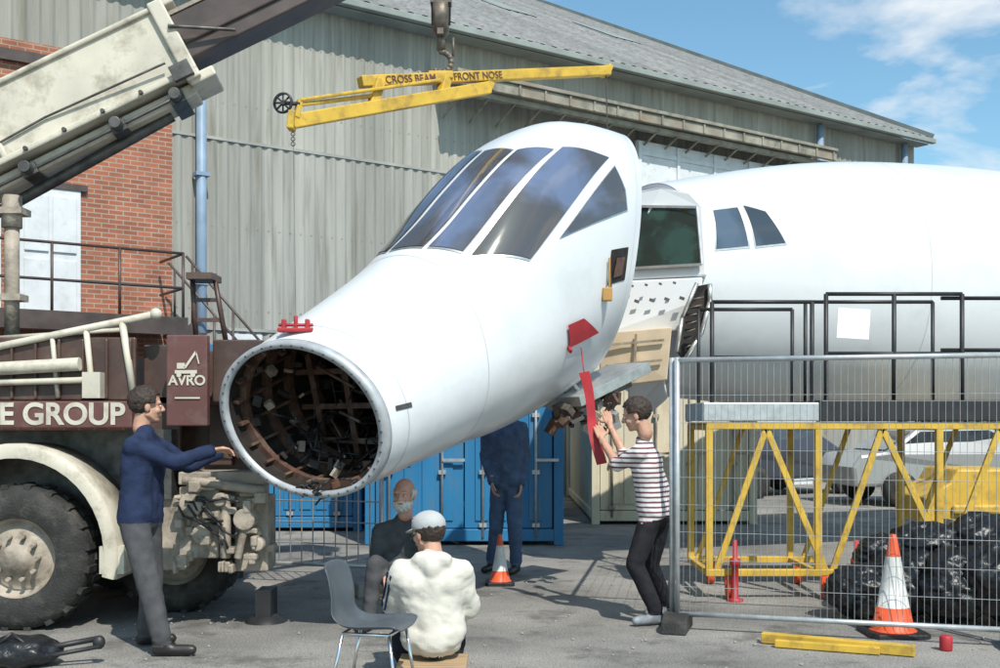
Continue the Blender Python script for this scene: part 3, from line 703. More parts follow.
b.done("boom_outer_section",'cream',ct,bevel=.015)
b=B(); b.box(onb((sE+sT)/2-.3,0,.03),(sT-sE+.6,.36,.36),Rb); b.box(onb(sT,0,-.1),(.3,.42,.6),Rb); 
b.box(onb((sE+sT)/2,-.19,.0),(sT-sE,.03,.08),Rb)
b.done("boom_inner_section",'boomdark',ct,bevel=.012)
b=B(); b.box(onb((sE+sT)/2,-.0,.225),(sT-sE,.38,.03),Rb); b.done("boom_inner_top_plate",'creamdk',ct)
b=B()
for i in range(14):
    s=sE-.15-i*.32; b.tube(onb(s,-.28,-.26),onb(s,-.31,-.26),.018,n=8)
for s in (sE-.25,sE-.75,sE-1.5): b.tube(onb(s,-.2,-.38),onb(s,-.32,-.38),.045,n=12); b.box(onb(s,0,-.38),(.12,.42,.1),Rb)
b.tube(onb(sE-3.0,0,-.56),onb(sE-.35,0,-.43),.045); b.tube(onb(sE-3.6,0,-.66),onb(sE-2.0,0,-.52),.065); b.tube(onb(sE-2.5,-.2,-.40),onb(sE-.2,-.2,-.38),.014)
b.box(onb(sE-.12,-.3,-.25),(.16,.06,.12),Rb); b.tube(onb(sE-.05,-.3,.1),onb(sE+.4,-.22,-.12),.014)
b.path([onb(sE-3.2,-.245,-.12),onb(sE-2.2,-.25,-.16),onb(sE-1.2,-.25,-.10),onb(sE-.2,-.29,-.14)],.010,n=6)
b.done("boom_fittings",'steel',ct,bevel=.004)
b=B(); b.beam(onb(.5,-.232,.05),onb(2.5,-.232,.05),.004,.12,up=bz); b.done("boom_marking",'maroon',ct)
b=B(); b.tube(onb(1.2,0,-.3),V((-6.0,9.0,1.7)),.1); b.done("luffing_ram",'steel',ct)

# ------------------------------------------------------------------ hook block
hb=empty("crane_hook")
hp=P(441,50,8.95)
b=B()
tip=onb(sT,0,-.1)
for dx_ in (-.07,.07): b.tube(V((hp.x+dx_,hp.y,hp.z+.2)),V((hp.x+dx_*1.2,hp.y,tip.z+.1)),.009,n=6)
b.done("hoist_ropes",'steel',hb)
b=B(); b.lathe(hp+V((-.06,0,.26)),(1,0,0),[(0,0),(.13,0),(.15,.03),(.15,.09),(.13,.12),(0,.12)],n=24); b.box(hp+V((0,0,.27)),(.05,.2,.34)); b.box(hp+V((0,0,.40)),(.17,.12,.06)); b.tube(hp+V((0,0,.14)),hp+V((0,0,.0)),.035)
pts=[hp+V((0,0,.02))]+[hp+V((.085*math.sin(a)-.0,0,-.10+.085*math.cos(a))) for a in [math.radians(k) for k in range(0,250,25)]]
b.path(pts,.024,n=8); b.tube(hp+V((.1,0,-.05)),hp+V((.1,0,.1)),.01)
b.path([hp+V((.0,0,-.16)),hp+V((-.08,0,-.22)),hp+V((-.06,0,-.25))],.014,n=6); b.path([hp+V((.0,0,-.16)),hp+V((.08,0,-.22)),hp+V((.06,0,-.25))],.014,n=6)
b.done("hook_block",'grease',hb)

# ------------------------------------------------------------------ yellow lifting beam
lb=empty("lifting_beam")
b=B()
Lp,Lq=P(291,122,8.0),P(488,88,9.15); Up,Uq=P(360,82,8.45),P(608,71,9.95)
b.beam(Lp,Lq,.08,.10); b.beam(P(296,105,8.0),P(372,96,8.45),.04,.03); b.beam(P(296,118,8.0),P(300,100,8.02),.05,.04)
b.beam(Up,Uq,.09,.085); b.beam(P(372,108,8.45),P(380,80,8.5),.06,.08); b.beam(P(440,98,8.85),P(446,78,8.9),.08,.08); b.beam(P(486,90,9.14),P(492,76,9.2),.07,.07)
b.beam(P(300,100,8.0),P(440,80,8.8),.03,.025)
b.beam(P(291,130,8.0),P(293,112,8.0),.12,.05); b.beam(P(604,76,9.94),P(608,66,9.97),.11,.05); b.box(P(441,76,8.92),(.2,.1,.06))
b.done("beam_frame",'yellow',lb,bevel=.008)
b=B(); c=P(283,103,7.98); b.lathe(c,(0.3,1,0),[(.062,-.01),(.075,-.012),(.078,0),(.075,.012),(.062,.01),(.062,-.01)],n=24)
for k in range(4): a=k*math.pi/4; b.tube(c+V((math.cos(a)*.065,0,math.sin(a)*.065)),c-V((math.cos(a)*.065,0,math.sin(a)*.065)),.007,n=6)
b.tube(c,P(300,104,8.0),.015); b.box(c,(.03,.04,.03)); b.done("adjusting_handwheel",'black',lb)
dl=(Uq-Up).normalized(); yy=V((0,0,1)).cross(dl).normalized(); zz=dl.cross(yy)
for nm,tx,s0 in (("stencil_left","CROSS BEAM",.20),("stencil_right","FRONT NOSE",.85)):
    to=text(nm,tx,(0,0,0),.082,(0,0,0),'maroon',lb,extrude=.001,bold=.001)
    to.matrix_world=Matrix.Translation(Up+dl*s0-yy*.05-zz*.028)@Matrix((dl,zz,-yy)).transposed().to_4x4()
b=B()
b.tube(P(293,130,8.0),top,.0016,n=5); q_,n_=npt(606,288); b.tube(P(606,74,9.94),q_+n_*.05,.005,n=6)
for k in range(3): b.lathe(P(293,134+k*5,8.0),(0,1,0),[(.012,-.004),(.018,0),(.012,.004),(.012,-.004)],n=10)
b.done("sling_wires",'steel',lb)

# ------------------------------------------------------------------ access platform (yellow trestle)
ap=empty("access_platform")
y0,y1=9.45,10.35; D0=9.45; x0,x1=Xu(706,D0),6.2; zd=EYE+.06
b=B()
for y in (y0,y1):
    b.bb(x0,x1,y-.03,y+.03,zd-.14,zd-.08)
    b.bb(x0,Xu(850,D0),y-.03,y+.03,.20,.26)
    for u in (709,818,939,1060):
        x=Xu(u,D0); b.bb(x-.03,x+.03,y-.028,y+.028,.2,zd-.1)
DG=(((766,428),(716,572)),((766,428),(826,572)),((882,428),(832,572)),((882,428),(936,540)),((1000,428),(945,572)),((1000,428),(1055,572)))
for a,c in DG: b.beam((Xu(a[0],D0),y0,Zv(a[1],D0)),(Xu(c[0],D0),y0,Zv(c[1],D0)),.035,.055)
for a,c in DG[::2]: b.beam((Xu(a[0],D0),y1,Zv(a[1],D0)),(Xu(c[0],D0),y1,Zv(c[1],D0)),.035,.045)
for u in (709,818,939,1060): x=Xu(u,D0); b.bb(x-.025,x+.025,y0,y1,.2,.25); b.bb(x-.025,x+.025,y0,y1,zd-.15,zd-.1)
b.done("trestle_frame",'yellow',ap,bevel=.006)
b=B()
for u in (730,826,1040):
    for y in (y0,y1):
        x=Xu(u,D0); b.lathe((x-.03,y,.09),(1,0,0),[(0,0),(.08,0),(.09,.015),(.09,.045),(.08,.06),(0,.06)],n=18); b.bb(x-.045,x+.045,y-.03,y+.03,.13,.21)
b.done("castors",'orange',ap)
b=B()
for u in (735,856):
    x=Xu(u,D0-.1); b.lathe((x,D0-.1,0),(0,0,1),[(.07,.0),(.07,.02),(.03,.03),(.03,.3),(.045,.31),(.045,.36),(.02,.37),(.018,.52),(.0,.52)],n=14)
b.done("screw_jacks",'red',ap)
b=B(); b.bb(x0-.03,Xu(818,D0),y0-.04,y1,zd-.07,zd+.09); b.done("grey_deck",'galv',ap,bevel=.01)
b=B(); b.bb(Xu(818,D0)+.01,x1,y0-.05,y1,zd-.07,zd+.11); b.done("black_deck",'black',ap,bevel=.01)
b=B()
for (ua,ub,vt) in ((712,812,302),(826,962,294)):
    xa=Xu(ua,9.6);xb=Xu(ub,9.6); zt=Zv(vt,9.6); n=2 if ub<900 else 3
    for y in (9.6,):
        for z in (zt,(zt+zd)/2): b.tube((xa,y,z),(xb,y,z),.018)
        for i in range(n): x=xa+(xb-xa)*i/(n-1); b.tube((x,y,zd),(x,y,zt),.020)
    for y in (10.25,):
        b.tube((xa,y,zt),(xb,y,zt),.018); b.tube((xa,y,zd),(xa,y,zt),.018); b.tube((xb,y,zd),(xb,y,zt),.018)
xa=Xu(942,9.6); b.tube((xa,9.62,Zv(298,9.6)),(6.2,9.62,Zv(298,9.6)),.018); b.tube((xa,9.62,Zv(350,9.6)),(6.2,9.62,Zv(350,9.6)),.018); b.tube((5.6,9.62,zd),(5.6,9.62,Zv(298,9.6)),.018)
b.done("guard_rails",'black',ap)
b=B(); b.box((Xu(852,9.6),9.56,Zv(324,9.6)),(.28,.006,.26),Euler((0,.06,0))); b.done("paper_notice",'paper',ap)

# ------------------------------------------------------------------ temporary mesh fence
def fence(name,a,c,h=2.0,wire=.045,foot=True,z0=.12,rad=.0024):
    e=empty(name); a=V((a[0],a[1],0)); c=V((c[0],c[1],0)); d=(c-a); Ln=d.length; d.normalize(); b=B()
    pt=lambda s,z:a+d*s+V((0,0,z))
    b.tube(pt(0,.03),pt(0,h),.021); b.tube(pt(Ln,.03),pt(Ln,h),.021); b.tube(pt(0,h-.02),pt(Ln,h-.02),.019); b.tube(pt(0,z0),pt(Ln,z0),.019)
    b.done("frame",'galv',e)
    b=B(); n=int(Ln/wire)
    for i in range(1,n): b.tube(pt(i*Ln/n,z0),pt(i*Ln/n,h-.02),rad,n=3,cap=False)
    z=z0+.2
    while z<h-.1: b.tube(pt(0,z),pt(Ln,z),rad,n=3,cap=False); z+=.2
    b.done("mesh_wires",'galv',e)
    if foot:
        b=B()
        for s in (0,Ln): 
            pr=[(-.24,0),(.24,0),(.22,.09),(.12,.13),(-.12,.13),(-.22,.09)]
            nn=V((-d.y,d.x,0)); b.prism([pt(s,0)+nn*(x*.9)+V((0,0,z))-d*.09 for x,z in pr],d*.18)
        b.done("rubber_feet",'rubber',e,bevel=.01)
    return e
fence("temporary_fence_panel",(1.30,8.07),(3.50,7.42)); fence("temporary_fence_panel",(3.56,7.42),(5.9,7.3)); fence("temporary_fence_panel",(1.27,8.12),(1.8,11.2),rad=.0018,wire=.09,foot=False)
fence("crowd_barrier",(-2.65,10.6),(-1.1,10.2),h=1.05,wire=.11,z0=.18,rad=.007)

# ------------------------------------------------------------------ traffic cones
def cone(x,y,h=.5):
    e=empty("traffic_cone",(x,y,0)); r=h*.20; b=B()
    pr=[(r*1.15,.035),(r,.05),(r*.80,h*.28),(r*.78,h*.28),(r*.55,h*.55),(r*.36,h*.78),(r*.2,h*.97),(r*.15,h),(0,h)]
    b.lathe((0,0,0),(0,0,1),pr,n=28,mis=[0,0,0,1,1,0,0,0]); b.done("cone_body",['orange','conewhite'],e)
    b=B(); s=h*.29; b.prism([(-s,-s*.8,.0),(-s*.8,-s,0),(s*.8,-s,0),(s,-s*.8,0),(s,s*.8,0),(s*.8,s,0),(-s*.8,s,0),(-s,s*.8,0)],(0,0,.035)); b.done("cone_base",'black',e,bevel=.006)
cone(Xu(500,10.4),10.3,.47); cone(Xu(893,7.9),7.9,.72)

# ------------------------------------------------------------------ bin bags
bb_=empty("bin_bags"); random.seed(3)
k=0
for (u,d,z,r) in ((862,8.5,.2,.22),(905,8.6,.26,.30),(955,8.4,.25,.30),(1000,8.3,.28,.34),(930,8.8,.5,.26),(985,8.7,.55,.28),(885,8.8,.46,.20),(1040,8.4,.3,.33)):
    k+=1; bm=bmesh.new(); bmesh.ops.create_icosphere(bm,subdivisions=5,radius=1); o=V((k*7.1,k*3.3,0))
    for v in bm.verts:
        n=v.co.copy(); rr=1+.22*noise.noise(n*1.5+o)+.10*(1-abs(noise.noise(n*4+o))*2)+.05*noise.noise(n*9+o)
        v.co=V((n.x*rr*r*1.15,n.y*rr*r,n.z*rr*r*.85)); 
    me=bpy.data.meshes.new("bag"); bm.to_mesh(me); bm.free(); me.materials.append(M['bag'])
    for p in me.polygons: p.use_smooth=True
    mz=min(v.co.z for v in me.vertices)
    ob=bpy.data.objects.new("bag_%d"%k,me); scene.collection.objects.link(ob); ob.parent=bb_; ob.location=(Xu(u,d),d,max(z,-mz if z<.4 else z))
b=B(); b.beam((Xu(762,7.6),7.6,.04),(Xu(915,7.15),7.15,.04),.07,.07); b.beam((Xu(775,7.45),7.45,.03),(Xu(880,7.2),7.2,.03),.05,.05)
b.done("yellow_timber_beam",'yellow',None,bevel=.006)
b=B(); b.lathe((Xu(946,7.35),7.35,0),(0,0,1),[(0,.002),(.04,.002),(.042,.01),(.042,.09),(.036,.1),(0,.1)],n=20); b.done("red_drink_can",'red')
ye=empty("yellow_tow_dolly"); b=B()
pts=[(Xu(925,11.6),11.6,.45),(Xu(925,11.6),11.6,.72),(Xu(950,11.6),11.6,.88),(Xu(958,11.6),11.6,1.02),(Xu(1020,11.6),11.6,1.02),(Xu(1030,11.6),11.6,.45)]
b.prism(pts,(0,.9,0)); b.box((Xu(975,11.6),11.57,.6),(.5,.05,.1)); b.tube((Xu(960,11.6),12,1.0),(Xu(956,11.6),12,1.25),.03); b.done("body",'yellow',ye,bevel=.03)
b=B()
for u in (945,1010): b.lathe((Xu(u,11.6),11.55,.25),(0,1,0),[(0,0),(.12,0),(.22,.0),(.25,.03),(.25,.14),(.2,.17),(0,.17)],n=24)
b.done("wheels",'rubber',ye)

# ------------------------------------------------------------------ background
def car(x,y,rot,paint):
    e=empty("parked_car",(x,y,0),rot)
    prof=[(-2.1,.35),(-2.15,.7),(-2.0,.92),(-1.5,.98),(-.9,1.38),(.5,1.42),(1.25,.98),(1.95,.85),(2.1,.6),(2.08,.35)]
    b=B(); n=len(prof)
    g=[]
    for yy_ in (-.82,.82): g.append([b.bm.verts.new((px,yy_*(1 if pz<1 else .82),pz)) for px,pz in prof])
    for i in range(n): b.bm.faces.new([g[0][i],g[0][(i+1)%n],g[1][(i+1)%n],g[1][i]])
    b.bm.faces.new(g[0]); b.bm.faces.new(list(reversed(g[1]))); b.done("body",paint,e,bevel=.06)
    b=B()
    for s in (-1,1):
        b.poly([(-1.3,s*.80,1.02),(-.85,s*.715,1.33),(.45,s*.70,1.36),(1.1,s*.80,1.02)])
    b.poly([(.60,-.62,1.385),(.60,.62,1.385),(1.22,.7,1.02),(1.22,-.7,1.02)]); b.poly([(-.98,-.62,1.345),(-.98,.62,1.345),(-1.5,.7,1.01),(-1.5,-.7,1.01)])
    b.done("windows",'carglass',e)
    b=B()
    for px in (-1.3,1.3):
        for s in (-1,1): b.lathe((px,s*.86-.1,.31),(0,1,0),[(0,0),(.2,0),(.3,0),(.31,.03),(.31,.17),(.3,.2),(.2,.2),(0,.2)],n=24)
    b.done("wheels",'rubber',e)
M['carsilver']=mat("car_silver",(.45,.46,.47),.3,.5,var=.03); M['carwhite']=mat("car_white",(.70,.70,.69),.3,var=.03); M['carblue']=mat("car_dark",(.05,.055,.07),.3,var=.03)
car(8.3,20.5,.1,'carsilver'); car(13.5,27,.15,'carwhite'); car(5.6,23,.6,'carblue'); car(18.5,30,.1,'carsilver')
def leafmat():
    m,nt,b=new_mat("leaves"); N=nt.nodes; L=nt.links; tc=N.new("ShaderNodeTexCoord"); n=N.new("ShaderNodeTexNoise"); n.inputs["Scale"].default_value=1.5
    L.new(tc.outputs["Object"],n.inputs[0]); r=N.new("ShaderNodeValToRGB"); r.color_ramp.elements[0].position=.35; r.color_ramp.elements[0].color=(.03,.06,.015,1); r.color_ramp.elements[1].position=.65; r.color_ramp.elements[1].color=(.10,.16,.04,1)
    L.new(n.outputs[0],r.inputs[0]); L.new(r.outputs[0],b.inputs["Base Color"]); b.inputs["Roughness"].default_value=.7; return m
M['leaf']=leafmat()
b=B()
for i in range(8000):
    x=random.uniform(12,42); top_=1.9+.6*noise.noise(V((x*.6,0,0)))+.3*noise.noise(V((x*2,1,0))); z=top_*random.random()**.6; c=V((x,36+random.uniform(-.6,.6),z))
    a=V((random.gauss(0,1),random.gauss(0,1),random.gauss(0,1))).normalized(); q=a.orthogonal().normalized(); s=random.uniform(.08,.16)
    b._faces([c-a*s,c+q*s*.6,c+a*s,c-q*s*.6],[(0,1,2,3)],0,False)
b.done("hedge",'leaf',recalc=False)
hs=empty("brick_house",(34,60,0)); b=B(); b.bb(-12,14,0,9,0,5.2); b.done("walls",'brick',hs)
b=B(); b.prism([(-12.4,-.4,5.2),(14.4,-.4,5.2),(14.4,4.5,8),(-12.4,4.5,8)],(0,0,.12)); b.prism([(-12.4,9.4,5.2),(14.4,9.4,5.2),(14.4,4.52,8),(-12.4,4.52,8)],(0,0,.12)); b.done("roof",'roof',hs)
b=B(); 
for i in range(6): b.bb(-10.5+i*4,-9.2+i*4,-.06,-.02,1,2.3); b.bb(-10.5+i*4,-9.2+i*4,-.06,-.02,3.4,4.7)
b.done("windows",'carglass',hs)

# ------------------------------------------------------------------ people
def remesh(b,vox,sm=4,fac=.5):
    me=bpy.data.meshes.new("tmp"); bmesh.ops.recalc_face_normals(b.bm,faces=b.bm.faces); b.bm.to_mesh(me); b.bm.free()
    o=bpy.data.objects.new("tmp",me); scene.collection.objects.link(o)
    r=o.modifiers.new("r",'REMESH'); r.mode='VOXEL'; r.voxel_size=vox; r.use_smooth_shade=True
    if sm: s=o.modifiers.new("s",'SMOOTH'); s.factor=fac; s.iterations=sm
    dg=bpy.context.evaluated_depsgraph_get(); dg.update(); m2=bpy.data.meshes.new_from_object(o.evaluated_get(dg))
    bpy.data.objects.remove(o); bpy.data.meshes.remove(me)
    m2.materials.clear()
    m2.polygons.foreach_set("use_smooth",[True]*len(m2.polygons))
    return m2
def addmesh(name,me,mats,parent):
    me.name=name; o=bpy.data.objects.new(name,me); scene.collection.objects.link(o); o.parent=parent
    for m in mats: me.materials.append(M[m])
    return o
def head(par,c,fwd,up,skin,hair,style='short',beard=None):
    fwd=V(fwd).normalized(); up=V(up); up=(up-fwd*up.dot(fwd)).normalized(); rt=fwd.cross(up); R=Matrix((rt,fwd,up)).transposed()
    W=lambda x,y,z:c+R@V((x,y,z)); b=B()
    b.ball(W(0,-.012,.035),(.076,.096,.088),R=R,seg=20); b.ball(W(0,.025,-.03),(.060,.068,.085),R=R,seg=20); b.ball(W(0,.062,-.088),(.028,.026,.024),R=R)
    b.capsule(W(0,.088,.012),W(0,.108,-.022),.010,.015,n=10); b.capsule(W(-.038,.074,.026),W(.038,.074,.026),.014,n=10)
    for s in (-1,1):
        b.ball(W(s*.077,-.005,-.008),(.011,.021,.033),R=R); b.ball(W(s*.036,.062,-.028),(.024,.024,.024),R=R); b.ball(W(s*.014,.1,-.026),(.010,.010,.009),R=R); b.capsule(W(s*.05,.0,-.055),W(s*.02,.055,-.088),.022,.02,n=10)
    b.capsule(W(-.02,.083,-.052),W(.02,.083,-.052),.008,n=8); b.capsule(W(-.016,.082,-.064),W(.016,.082,-.064),.008,n=8)
    b.capsule(W(0,-.02,-.04),W(0,-.03,-.15),.054,.058)
    addmesh("head",remesh(b,.006,3),[skin],par)
    b=B()
    for s in (-1,1): b.ball(W(s*.031,.083,.004),(.012,.009,.006),R=R,mi=0,seg=10); b.ball(W(s*.031,.0915,.004),(.005,.003,.0055),R=R,mi=1,seg=8)
    b.done("eyes",['eyewhite','eye'],par)
    b=B()
    for s in (-1,1): b.capsule(W(s*.018,.090,.028),W(s*.044,.080,.026),.005,.0035,n=6)
    b.done("eyebrows",hair,par)
    if not beard:
        b=B(); b.capsule(W(-.018,.0905,-.056),W(.018,.0905,-.056),.0035,n=6); b.done("mouth",'lip',par)
    def shell(name,m,cc,rad,keep,nz=.006):
        bm=bmesh.new(); bmesh.ops.create_icosphere(bm,subdivisions=5,radius=1)
        dele=[]
        for v in bm.verts:
            l=V((v.co.x*rad[0],v.co.y*rad[1],v.co.z*rad[2]))+V(cc)
            if not keep(l): dele.append(v); continue
            l+=v.co*nz*(.4+noise.noise(v.co*5)+.5*noise.noise(v.co*14)); v.co=c+R@l
        bmesh.ops.delete(bm,geom=dele,context='VERTS'); me=bpy.data.meshes.new(name); bm.to_mesh(me); bm.free()
        for p in me.polygons: p.use_smooth=True
        o=addmesh(name,me,[m],par); sm=o.modifiers.new("s",'SOLIDIFY'); sm.thickness=.014; sm.offset=-1; return o
    if style=='short': shell("hair",hair,(0,-.018,.036),(.090,.110,.100),lambda l:(l.z>-.06+.9*max(0,l.y+.01)) and not(l.y>.05 and l.z<.08) and not (abs(l.x)>.06 and l.y>-.025 and l.z<.02),nz=.008)
    if style=='bald': shell("hair_fringe",hair,(0,-.02,.015),(.085,.104,.075),lambda l:l.y<.03 and l.z<.045 and l.z>-.06,nz=.008)
    if style=='cap':
        shell("hair",hair,(0,-.018,.02),(.084,.103,.09),lambda l:l.y<.02 and l.z>-.06 and l.z<.05)
        shell("cap",'capgrey',(0,-.012,.045),(.091,.113,.085),lambda l:l.z>.022,nz=.001)
        b=B(); g=[]
        for i in range(13):
            a=math.radians(-70+i*140/12); g.append((b.bm.verts.new(W(.084*math.sin(a),.0+.092*math.cos(a),.034)),b.bm.verts.new(W(.08*math.sin(a),.03+.145*math.cos(a),.014+.01*math.sin(a)**2))))
        for i in range(12): f=b.bm.faces.new([g[i][0],g[i+1][0],g[i+1][1],g[i][1]]); f.smooth=True
        o=b.done("cap_peak",'capgrey',par); sm=o.modifiers.new("s",'SOLIDIFY'); sm.thickness=.006
    if beard:
        shell("beard",beard,(0,.028,-.06),(.069,.072,.068),lambda l:l.z<-.042 and l.y>-.01 and not (abs(l.x)<.018 and -.062<l.z<-.048),nz=.010)
        b=B(); b.capsule(W(-.024,.092,-.043),W(.024,.092,-.043),.008,n=8); b.done("moustache",beard,par)
def hand(par,wr,d,pn,skin,side=1,curl=.35,name="hand"):
    d=V(d).normalized(); pn=V(pn); pn=(pn-d*pn.dot(d)).normalized(); sx=d.cross(pn)*side; wr=V(wr); b=B()
    b.capsule(wr-d*.05,wr+d*.01,.024,.023)
    offs=[.030,.010,-.010,-.029]; lens=[.072,.082,.075,.058]
    for o,Ln in zip(offs,lens):
        k=wr+d*(.088 if abs(o)<.02 else .082)+sx*o; b.capsule(wr+d*.015+sx*o*.6,k,.015,.012,n=10)
        dd=d.copy(); p=k; sg=1
        for j,fr_ in enumerate((.45,.32,.25)):
            ang=curl*(1+.25*j)+random.uniform(-.06,.06); ax_=d.cross(pn); nd=(Matrix.Rotation(ang*sg,3,ax_)@dd)
            if j==0 and nd.dot(pn)<0: sg=-1; nd=(Matrix.Rotation(ang*sg,3,ax_)@dd)
            dd=nd; q=p+dd*Ln*fr_*1.15+sx*o*.06; b.capsule(p,q,.0095-.001*j,.0087-.001*j,n=8); p=q
    t0=wr+d*.028+sx*.022; t1=t0+(d*.55+sx*.8+pn*.25).normalized()*.042; t2=t1+(d*.85+sx*.35+pn*.3).normalized()*.032; t3=t2+(d*.95+sx*.05+pn*.35).normalized()*.024
    b.capsule(t0,t1,.014,.012,n=8); b.capsule(t1,t2,.0115,.010,n=8); b.capsule(t2,t3,.010,.008,n=8)
    addmesh(name,remesh(b,.0045,2),[skin],par)
def human(name,J,mats,sleeve='long',bulk=1.0,fwd=(1,0,0),hood=False,seed=1,loose=1.0,hips=1.0,hem=-.03,fold=1.0):
    e=empty(name,(J['pelvis'].x,J['pelvis'].y,0)); e0=e.location.copy()
    pe,ne=J['pelvis'],J['neck']; fw=V(fwd).normalized(); b=B(); k=bulk
    ch=pe.lerp(ne,.72); seg=[]
    def C(a,c,r,r2,m,tag=0): b.capsule(a,c,r,r2); d=c-a; seg.append((a,d,max(d.length_squared,1e-9),(r+r2)/2,m,tag))
    for s in 'lr':
        sh,el,wr,hp_,kn,an,to_=[J[q+s] for q in ('sh_','el_','wr_','hip_','kn_','an_','toe_')]
        inn=ch.lerp(sh,.55)-V((0,0,.03)); mid=pe.lerp(ne,.35); mi_=mid+(hp_-pe)*.9
        C(inn,mi_,.108*k,.098*k,0,1); C(mi_,pe+(hp_-pe)*.9+(ne-pe).normalized()*.03,.10*k,.112*k*hips,0,1)
        C(ne+(sh-ne)*.25-V((0,0,.02)),sh,.058*k,.064*k,0)
        C(sh,el,.060*k*loose,.048*k*loose,0)
        if sleeve=='long': C(el,wr,.048*k*loose,.036*k*loose,0)
        else: C(el,wr,.043*k,.028,3)
        C(hp_,kn,.092*k*hips,.066*k*loose,1,2); C(kn,an+(kn-an).normalized()*.02,.066*k*loose,.056*k*loose,1)
        fd=(to_-an); fd.z=0; fd.normalize(); heel=an-fd*.035; heel.z=.045 if an.z<.2 else an.z-.05
        C(heel,to_,.04,.036,2); C(an-V((0,0,.03)),heel.lerp(to_,.45),.045,.038,2)
    C(pe.lerp(ne,.2),ch,.112*k,.118*k,0,1); C(pe,pe.lerp(ne,.12),.118*k*hips,.11*k,1,2)
    C(ch,ne,.09*k,.06,0)
    if hood:
        back=-fw; C(ne+back*.07+V((-.07,0,-.01)),ne+back*.07+V((.07,0,-.01)),.055,.055,0); C(ne+back*.10+V((0,0,-.05)),ne+back*.09+V((0,0,-.09)),.055,.03,0)
    me=remesh(b,.0145,4,.5); rnd=V((seed*3.7,seed*1.9,seed)); axu=(ne-pe).normalized(); mi=[]
    for p in me.polygons:
        c3=p.center; best=1e9; bmx=0; ht=(c3-pe).dot(axu)
        for a,d,l2,r,m,tag in seg:
            w_=c3-a; t=max(0,min(1,w_.dot(d)/l2)); dd=(w_-d*t).length-r
            if tag==1 and ht<hem: dd+=.25
            if tag==2 and ht>hem: dd+=.12
            if dd<best: best=dd;bmx=m
        mi.append(bmx)
    me.polygons.foreach_set("material_index",mi)
    for v in me.vertices:
        p=v.co; up_=(p-pe).dot(axu)>hem
        if up_: a=noise.noise(V((p.x*8,p.y*8,p.z*11))+rnd); c2=noise.noise(V((p.x*15+p.z*10,p.y*15,p.z*20))+rnd); v.co=p+v.normal*(.010*a+.007*(.25-abs(c2)))*fold
        elif p.z>.12: a=noise.noise(V((p.x*7,p.y*7,p.z*5))+rnd); c2=noise.noise(V((p.x*12+p.z*6,p.y*12,p.z*11))+rnd); v.co=p+v.normal*(.008*a+.008*(.25-abs(c2)))
        if v.co.z<.006: v.co.z=.006
    for v in me.vertices: v.co-=e0
    o=addmesh("body",me,mats,e)
    b=B()
    for s in 'lr':
        el,wr=J['el_'+s],J['wr_'+s]; dd=(wr-el).normalized()
        if sleeve=='long': b.tube(wr-dd*.035,wr+dd*.012,.037*k*loose+.002,.036*k*loose,n=16)
    if len(b.bm.verts): o=b.done("cuffs",mats[0],e); o.location=-e0
    else: b.bm.free()
    return e
def fixz(J):
    for s in 'lr':
        if J['an_'+s].z<.3: J['an_'+s].z=.105; J['toe_'+s].z=.042
    return J
def local(e):
    for o in e.children:
        if o.name.split('.')[0] in ('body','cuffs'): continue
        o.location=-e.location
J=fixz(dict(pelvis=P(140,518,7.36),neck=P(145,432,7.40),sh_r=P(133,446,7.22),sh_l=P(155,445,7.56),el_r=P(174,462,7.34),wr_r=P(211,451,7.52),el_l=P(189,466,7.68),wr_l=P(218,453,7.84),
 hip_r=P(134,522,7.27),hip_l=P(147,522,7.45),kn_r=P(148,583,7.20),kn_l=P(152,580,7.50),an_r=P(162,644,7.17),toe_r=P(192,650,7.17),an_l=P(146,632,7.50),toe_l=P(172,638,7.55)))
e=human("man_in_navy_sweater",J,['navy','greytrousers','shoe','skin'],fwd=(1,.3,0),seed=1,bulk=1.05,loose=1.15)
head(e,P(147,406,7.43),(1,.45,-.05),(.05,0,1),'skin','hairdark'); hand(e,J['wr_r'],(.72,.68,.10),(.6,.1,-.7),'skin',side=-1,curl=.35); hand(e,J['wr_l'],(.8,.4,.1),(.4,-.1,-.8),'skin',side=1,curl=.3); local(e)
J=fixz(dict(pelvis=P(656,510,8.55),neck=P(643,440,8.5),sh_l=P(640,452,8.33),sh_r=P(646,450,8.67),el_l=P(618,464,8.48),wr_l=P(602,438,8.70),el_r=P(624,455,8.86),wr_r=P(610,424,9.02),
 hip_l=P(652,512,8.46),hip_r=P(661,512,8.64),kn_l=P(635,562,8.44),kn_r=P(650,562,8.7),an_l=P(656,610,8.42),toe_l=P(636,620,8.36),an_r=P(666,604,8.8),toe_r=P(648,610,8.72)))
for k_ in J: J[k_]=J[k_]+V((-.02,-.16,0))
e=human("man_in_striped_shirt",J,['stripes','blacktrousers','trainer','skin'],sleeve='short',fwd=(-1,.2,0),seed=2,bulk=1.0,loose=1.08)
head(e,P(636,415,8.45)+V((-.02,-.16,0)),(-1,.25,-.3),(-.15,0,1),'skin','hairdark'); hand(e,J['wr_l'],(-.15,.65,.75),(.1,.8,-.6),'skin',side=-1,curl=.15); hand(e,J['wr_r'],(-.15,.65,.75),(.1,.8,-.6),'skin',side=1,curl=.15); local(e)
J=fixz(dict(pelvis=P(506,482,11.1),neck=P(504,418,11.1),sh_r=P(488,428,11.15),sh_l=P(522,428,11.1),el_r=P(485,458,11.15),wr_r=P(492,482,11.0),el_l=P(526,458,11.15),wr_l=P(521,484,11.0),
 hip_r=P(499,484,11.12),hip_l=P(513,484,11.08),kn_r=P(496,528,11.1),kn_l=P(515,526,11.0),an_r=P(492,564,11.2),toe_r=P(484,571,11.0),an_l=P(516,562,11.05),toe_l=P(509,571,10.85)))
